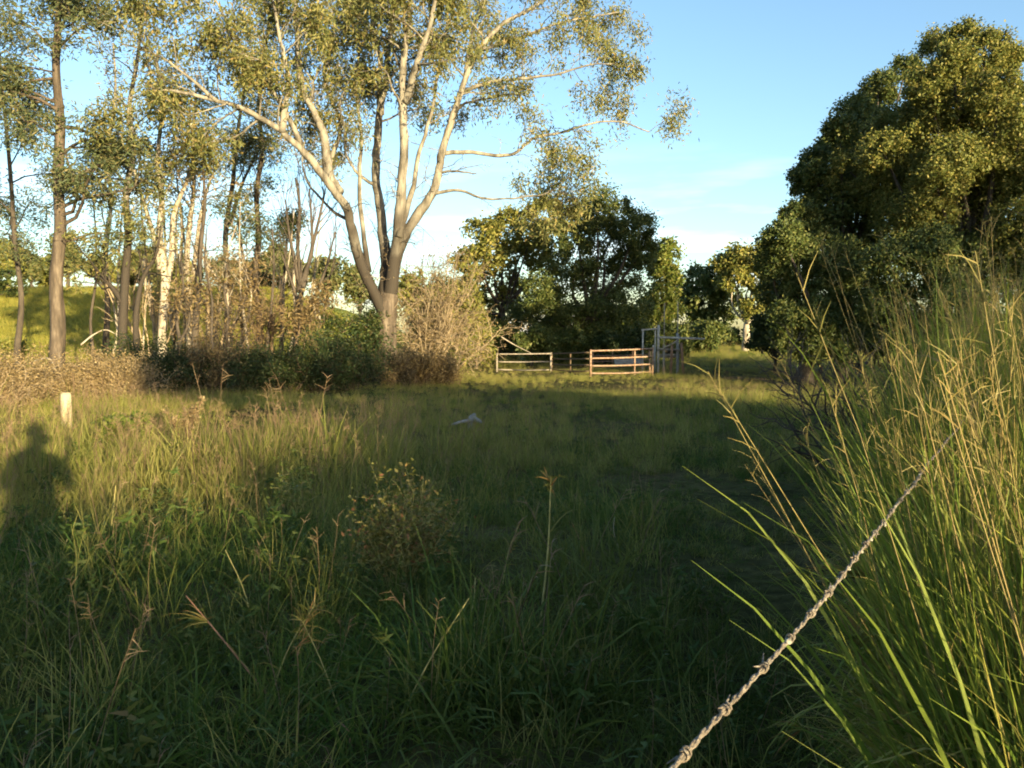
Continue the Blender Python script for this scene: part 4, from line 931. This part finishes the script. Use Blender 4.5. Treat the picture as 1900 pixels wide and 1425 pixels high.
def stalk(i, top, bot, Y, r, mat, lab, head):
    if i < 15 and bot[1] < 1380: Y = 2280.0 / (bot[1] - HORIZON)          # the pixel where it leaves the ground gives the distance
    rng = np.random.RandomState(300 + i); b = P(*bot, Y); b[2] = gz(b[0], b[1]); a = P(*top, Y + .1)
    t = thing('grass_stalk', b, lab, 'grass stalk'); mid = (a + b) / 2 + np.array([rng.normal() * .015, 0, .01])
    w = resample(np.array([b - [0, 0, .05], mid, a]), 10); mb = MB(); mb.tube(w, np.linspace(r, r * .5, 10), 6); mb.build('stem', M[mat], t)
    d = unit(a - w[-3]); mb = MB(); hl = min(.3, np.linalg.norm(a - b) * .35)
    if head == 'side':
        q, _ = along(w, .72)
        for _ in range(14):
            v, f = blade_strip(q, unit(np.array([-1, 0, .35]) + rng.normal(size=3) * .35), hl * rng.uniform(.5, 1), .006, .5, rng, 4); mb.add(v, f)
    elif head in ('leafy', 'tuft'):
        for _ in range(22 if head == 'leafy' else 14):
            q = a - (a - b) * rng.uniform(0, .12 if head == 'leafy' else .5); v, f = blade_strip(q, unit(d + rng.normal(size=3) * .7), hl * rng.uniform(.2, .5), .009, .4, rng, 3); mb.add(v, f)
    elif head == 'spray':
        for _ in range(30):
            q = a - (a - b) * rng.uniform(0, .25); v, f = blade_strip(q, unit(d * .4 + rng.normal(size=3) * .8), hl * rng.uniform(.4, .9), .005, .5, rng, 4); mb.add(v, f)
    if mb.n: mb.build('seed_head', M['weed_leaf'], t, False)['kind'] = 'stuff'
    for k in range(2):
        q, tg = along(w, .35 + .25 * k); mb = MB(); v, f = blade_strip(q, unit(tg + rng.normal(size=3) * .6), hl * .9, .008, .6, rng, 5); mb.add(v, f); mb.build('leaf', M['weed_leaf'], t, False)
for i, q in enumerate(stalks): stalk(i, *q)

# ------------------------------------------------------------------ barbed wire, strung from post to post past the camera
def barbed_wire():
    A = np.array([fence_x(-1.6), -1.6, 1.25]); B = np.array([fence_x(4.2), 4.2, 1.25]); B[:2] += [-.07, 0]
    d = unit(B - A); n1 = unit(np.cross(d, [0, 0, 1])); n2 = np.cross(n1, d); Ln = np.linalg.norm(B - A)
    rng = np.random.RandomState(4)
    t = thing('barbed_wire', (A[0], A[1], 0), 'twisted barbed wire with lichen running into the cane grass', 'wire')
    T = np.linspace(0, Ln, 1000); kink = np.interp(T, np.linspace(0, Ln, 26), rng.normal(size=26)) * .0035; kink2 = np.interp(T, np.linspace(0, Ln, 22), rng.normal(size=22)) * .0035
    core = A + d * T[:, None] + np.array([0, 0, 1]) * (-.03 * np.sin(math.pi * T / Ln) + kink)[:, None] + n1 * kink2[:, None]
    tw = np.cumsum(np.interp(T, np.linspace(0, Ln, 30), rng.uniform(.6, 1.4, 30))) * (T[1] - T[0]) * 2 * math.pi / .062
    for s_ in (0, math.pi):
        off = .0014 * np.interp(T, np.linspace(0, Ln, 60), rng.uniform(.6, 1.35, 60)); rad = .0016 * np.interp(T, np.linspace(0, Ln, 160), rng.uniform(.75, 1.35, 160))
        mb = MB(); mb.tube(core + (n1 * np.cos(tw + s_)[:, None] + n2 * np.sin(tw + s_)[:, None]) * off[:, None], rad, 6, rough=.35, seed=int(s_) + 3); mb.build('strand', M['wire'], t)
    k = .06
    while k < Ln:
        i = int(k / Ln * 999); c = core[i]; ph0 = rng.uniform(0, 6.28); mb = MB()
        th = np.linspace(0, 4 * math.pi, 22); coil = c + d * (th[:, None] / (4 * math.pi) - .5) * .013 + (n1 * np.cos(th + ph0)[:, None] + n2 * np.sin(th + ph0)[:, None]) * .0044
        e0 = coil[0] + unit(coil[0] - c) * rng.uniform(.004, .010) - d * .006; e1 = coil[-1] + unit(coil[-1] - c) * rng.uniform(.004, .011) + d * .007
        mb.tube(np.vstack([e0, coil, e1]), np.r_[.0006, np.full(22, .0015), .0006], 5, rough=.3, seed=2); mb.build('barb', M['wire'], t)
        k += .115 * rng.uniform(.9, 1.1)
    for q in range(34):                                   # crusts of lichen
        i = rng.randint(120, 700); c = core[i] + (n1 * rng.normal() + n2 * rng.normal()) * .0015; L_ = rng.uniform(.006, .016)
        mb = MB(); mb.tube(c + d * np.linspace(-.5, .5, 5)[:, None] * L_ + rng.normal(size=(5, 3)) * .0006, np.array([.001, .003, .0038, .003, .001]) * rng.uniform(.8, 1.15), 7, rough=.5, seed=q + 1); mb.build('lichen', M['lichen'], t)
    return A
A = barbed_wire()
b = np.array([A[0] - .07, A[1], gz(A[0], A[1])]); t = thing('fence_post', b, 'timber fence post holding the near end of the barbed wire', 'post')
mb = MB(); mb.tube(np.array([b - [0, 0, .3], b + [0, 0, .7], b + [0, 0, 1.38]]), [.066, .063, .06], 12, rough=.08, seed=4); mb.build('shaft', M['grey_timber'], t)

# ------------------------------------------------------------------ the photographer, whose shadow falls on the grass
def photographer():
    ox, oy = .09, -.36
    b = np.array([ox, oy, gz(ox, oy)]); t = thing('person', b, 'person in dark clothes standing with a small camera raised to the face', 'person')
    V, E, Rr = [], [], []
    def chain(pts, parent=None):
        prev = parent
        for x, y, z, r in pts:
            V.append((ox + x, oy + y, b[2] + z)); Rr.append(r); i = len(V) - 1
            if prev is not None: E.append((prev, i))
            prev = i
        return prev
    pelvis = chain([(0, 0, .95, .18)])
    chest = chain([(0, 0, 1.10, .185), (0, .01, 1.28, .195), (0, .0, 1.42, .16)], pelvis)
    chain([(0, .02, 1.50, .062), (0, .04, 1.57, .068), (0, .05, 1.63, .088), (0, .045, 1.70, .092), (0, .04, 1.745, .068)], chest)
    for s in (-1, 1):
        k = chain([(.09 * s, 0, .88, .105), (.11 * s, .02, .68, .085), (.115 * s, .02, .50, .062), (.12 * s, -.01, .30, .058), (.125 * s, -.02, .09, .042)], pelvis)
        chain([(.135 * s, .06, .04, .042), (.15 * s, .15, .03, .032)], k)
        w = chain([(.18 * s, 0, 1.40, .07), (.24 * s, .05, 1.25, .06), (.25 * s, .12, 1.16, .05), (.18 * s, .2, 1.36, .038), (.135 * s + .10, .245, 1.52, .026)] if s > 0 else
                  [(.18 * s, 0, 1.40, .07), (.25 * s, .04, 1.26, .07), (.27 * s, .10, 1.15, .06), (.2 * s, .19, 1.36, .04), (.06 * s + .10 - .07, .245, 1.52, .026)], chest)
    me = bpy.data.meshes.new('body'); me.from_pydata(V, E, []); o = link('body', me, M['cloth'], t)
    sk = o.modifiers.new('skin', 'SKIN')
    for i, r in enumerate(Rr):
        q = me.skin_vertices[0].data[i]; q.radius = (r, r * (.72 if i < 4 else 1)); q.use_root = (i == 0)
    sb = o.modifiers.new('subdivision', 'SUBSURF'); sb.levels = sb.render_levels = 2
    # hands: palm and five bent fingers closing on the camera
    for s in (-1, 1):
        w = np.array([ox + (.135 * s + .10 if s > 0 else -.03), oy + .245, b[2] + 1.52]); mb = MB()
        mb.tube(np.array([w + [0, 0, -.03], w + [0, .004, .0], w + [0, .008, .04], w + [0, .01, .075]]), [.024, .03, .036, .03], 10)
        for k in range(4):
            q = w + [0, .012 - .0 * k, .07 - k * .022]; L_ = (.9, 1.0, .95, .75)[k]
            mb.tube(np.array([q, q + [-s * .022 * L_, .022, .008], q + [-s * .05 * L_, .03, .006], q + [-s * .072 * L_, .024, .0]]), [.0095, .0092, .0085, .007], 7)
        q = w + [0, -.012, .01]; mb.tube(np.array([q, q + [-s * .018, -.008, .02], q + [-s * .035, -.004, .034]]), [.011, .0105, .008], 7)
        mb.build('hand', M['skin'], t)
    mb = MB(); h = np.array([ox, oy + .03, b[2] + 1.70]); th = np.linspace(-.35, 1, 9) * math.pi / 2
    mb.tube(np.array([h + [0, -.012, .105 * math.sin(a)] for a in th]), [.104 * math.cos(a) + .002 for a in th], 14); mb.build('hair', M['hair'], t)
    # face
    f = np.array([ox, oy + .125, b[2] + 1.63]); mb = MB(); mb.tube(np.array([f + [0, -.01, .035], f + [0, .012, .0], f + [0, .004, -.012]]), [.006, .014, .008], 8); mb.build('nose', M['skin'], t)
    for s in (-1, 1):
        mb = MB(); mb.tube(np.array([f + [s * .088, -.09, .03], f + [s * .1, -.095, .01], f + [s * .088, -.09, -.025]]), [.008, .014, .007], 8); mb.build('ear', M['skin'], t)
    t.scale = (1.1, 1.0, 1.055)
    cpos = np.array([0, -.05, 1.6]); c = thing('handheld_camera', cpos - [0, 0, .035], 'small black camera held at the face of the photographer', 'camera')
    mb = MB(); mb.box(cpos, (.115, .035, .068)); mb.build('camera_body', M['black'], c, False)
    mb = MB(); mb.tube(np.array([cpos + [0, .018, 0], cpos + [0, .034, 0], cpos + [0, .036, 0]]), [.024, .023, .02], 20); mb.build('lens_barrel', M['black'], c)
    mb = MB(); mb.box(cpos + [.04, 0, .038], (.014, .014, .007)); mb.build('shutter_button', M['galv'], c, False)
photographer()
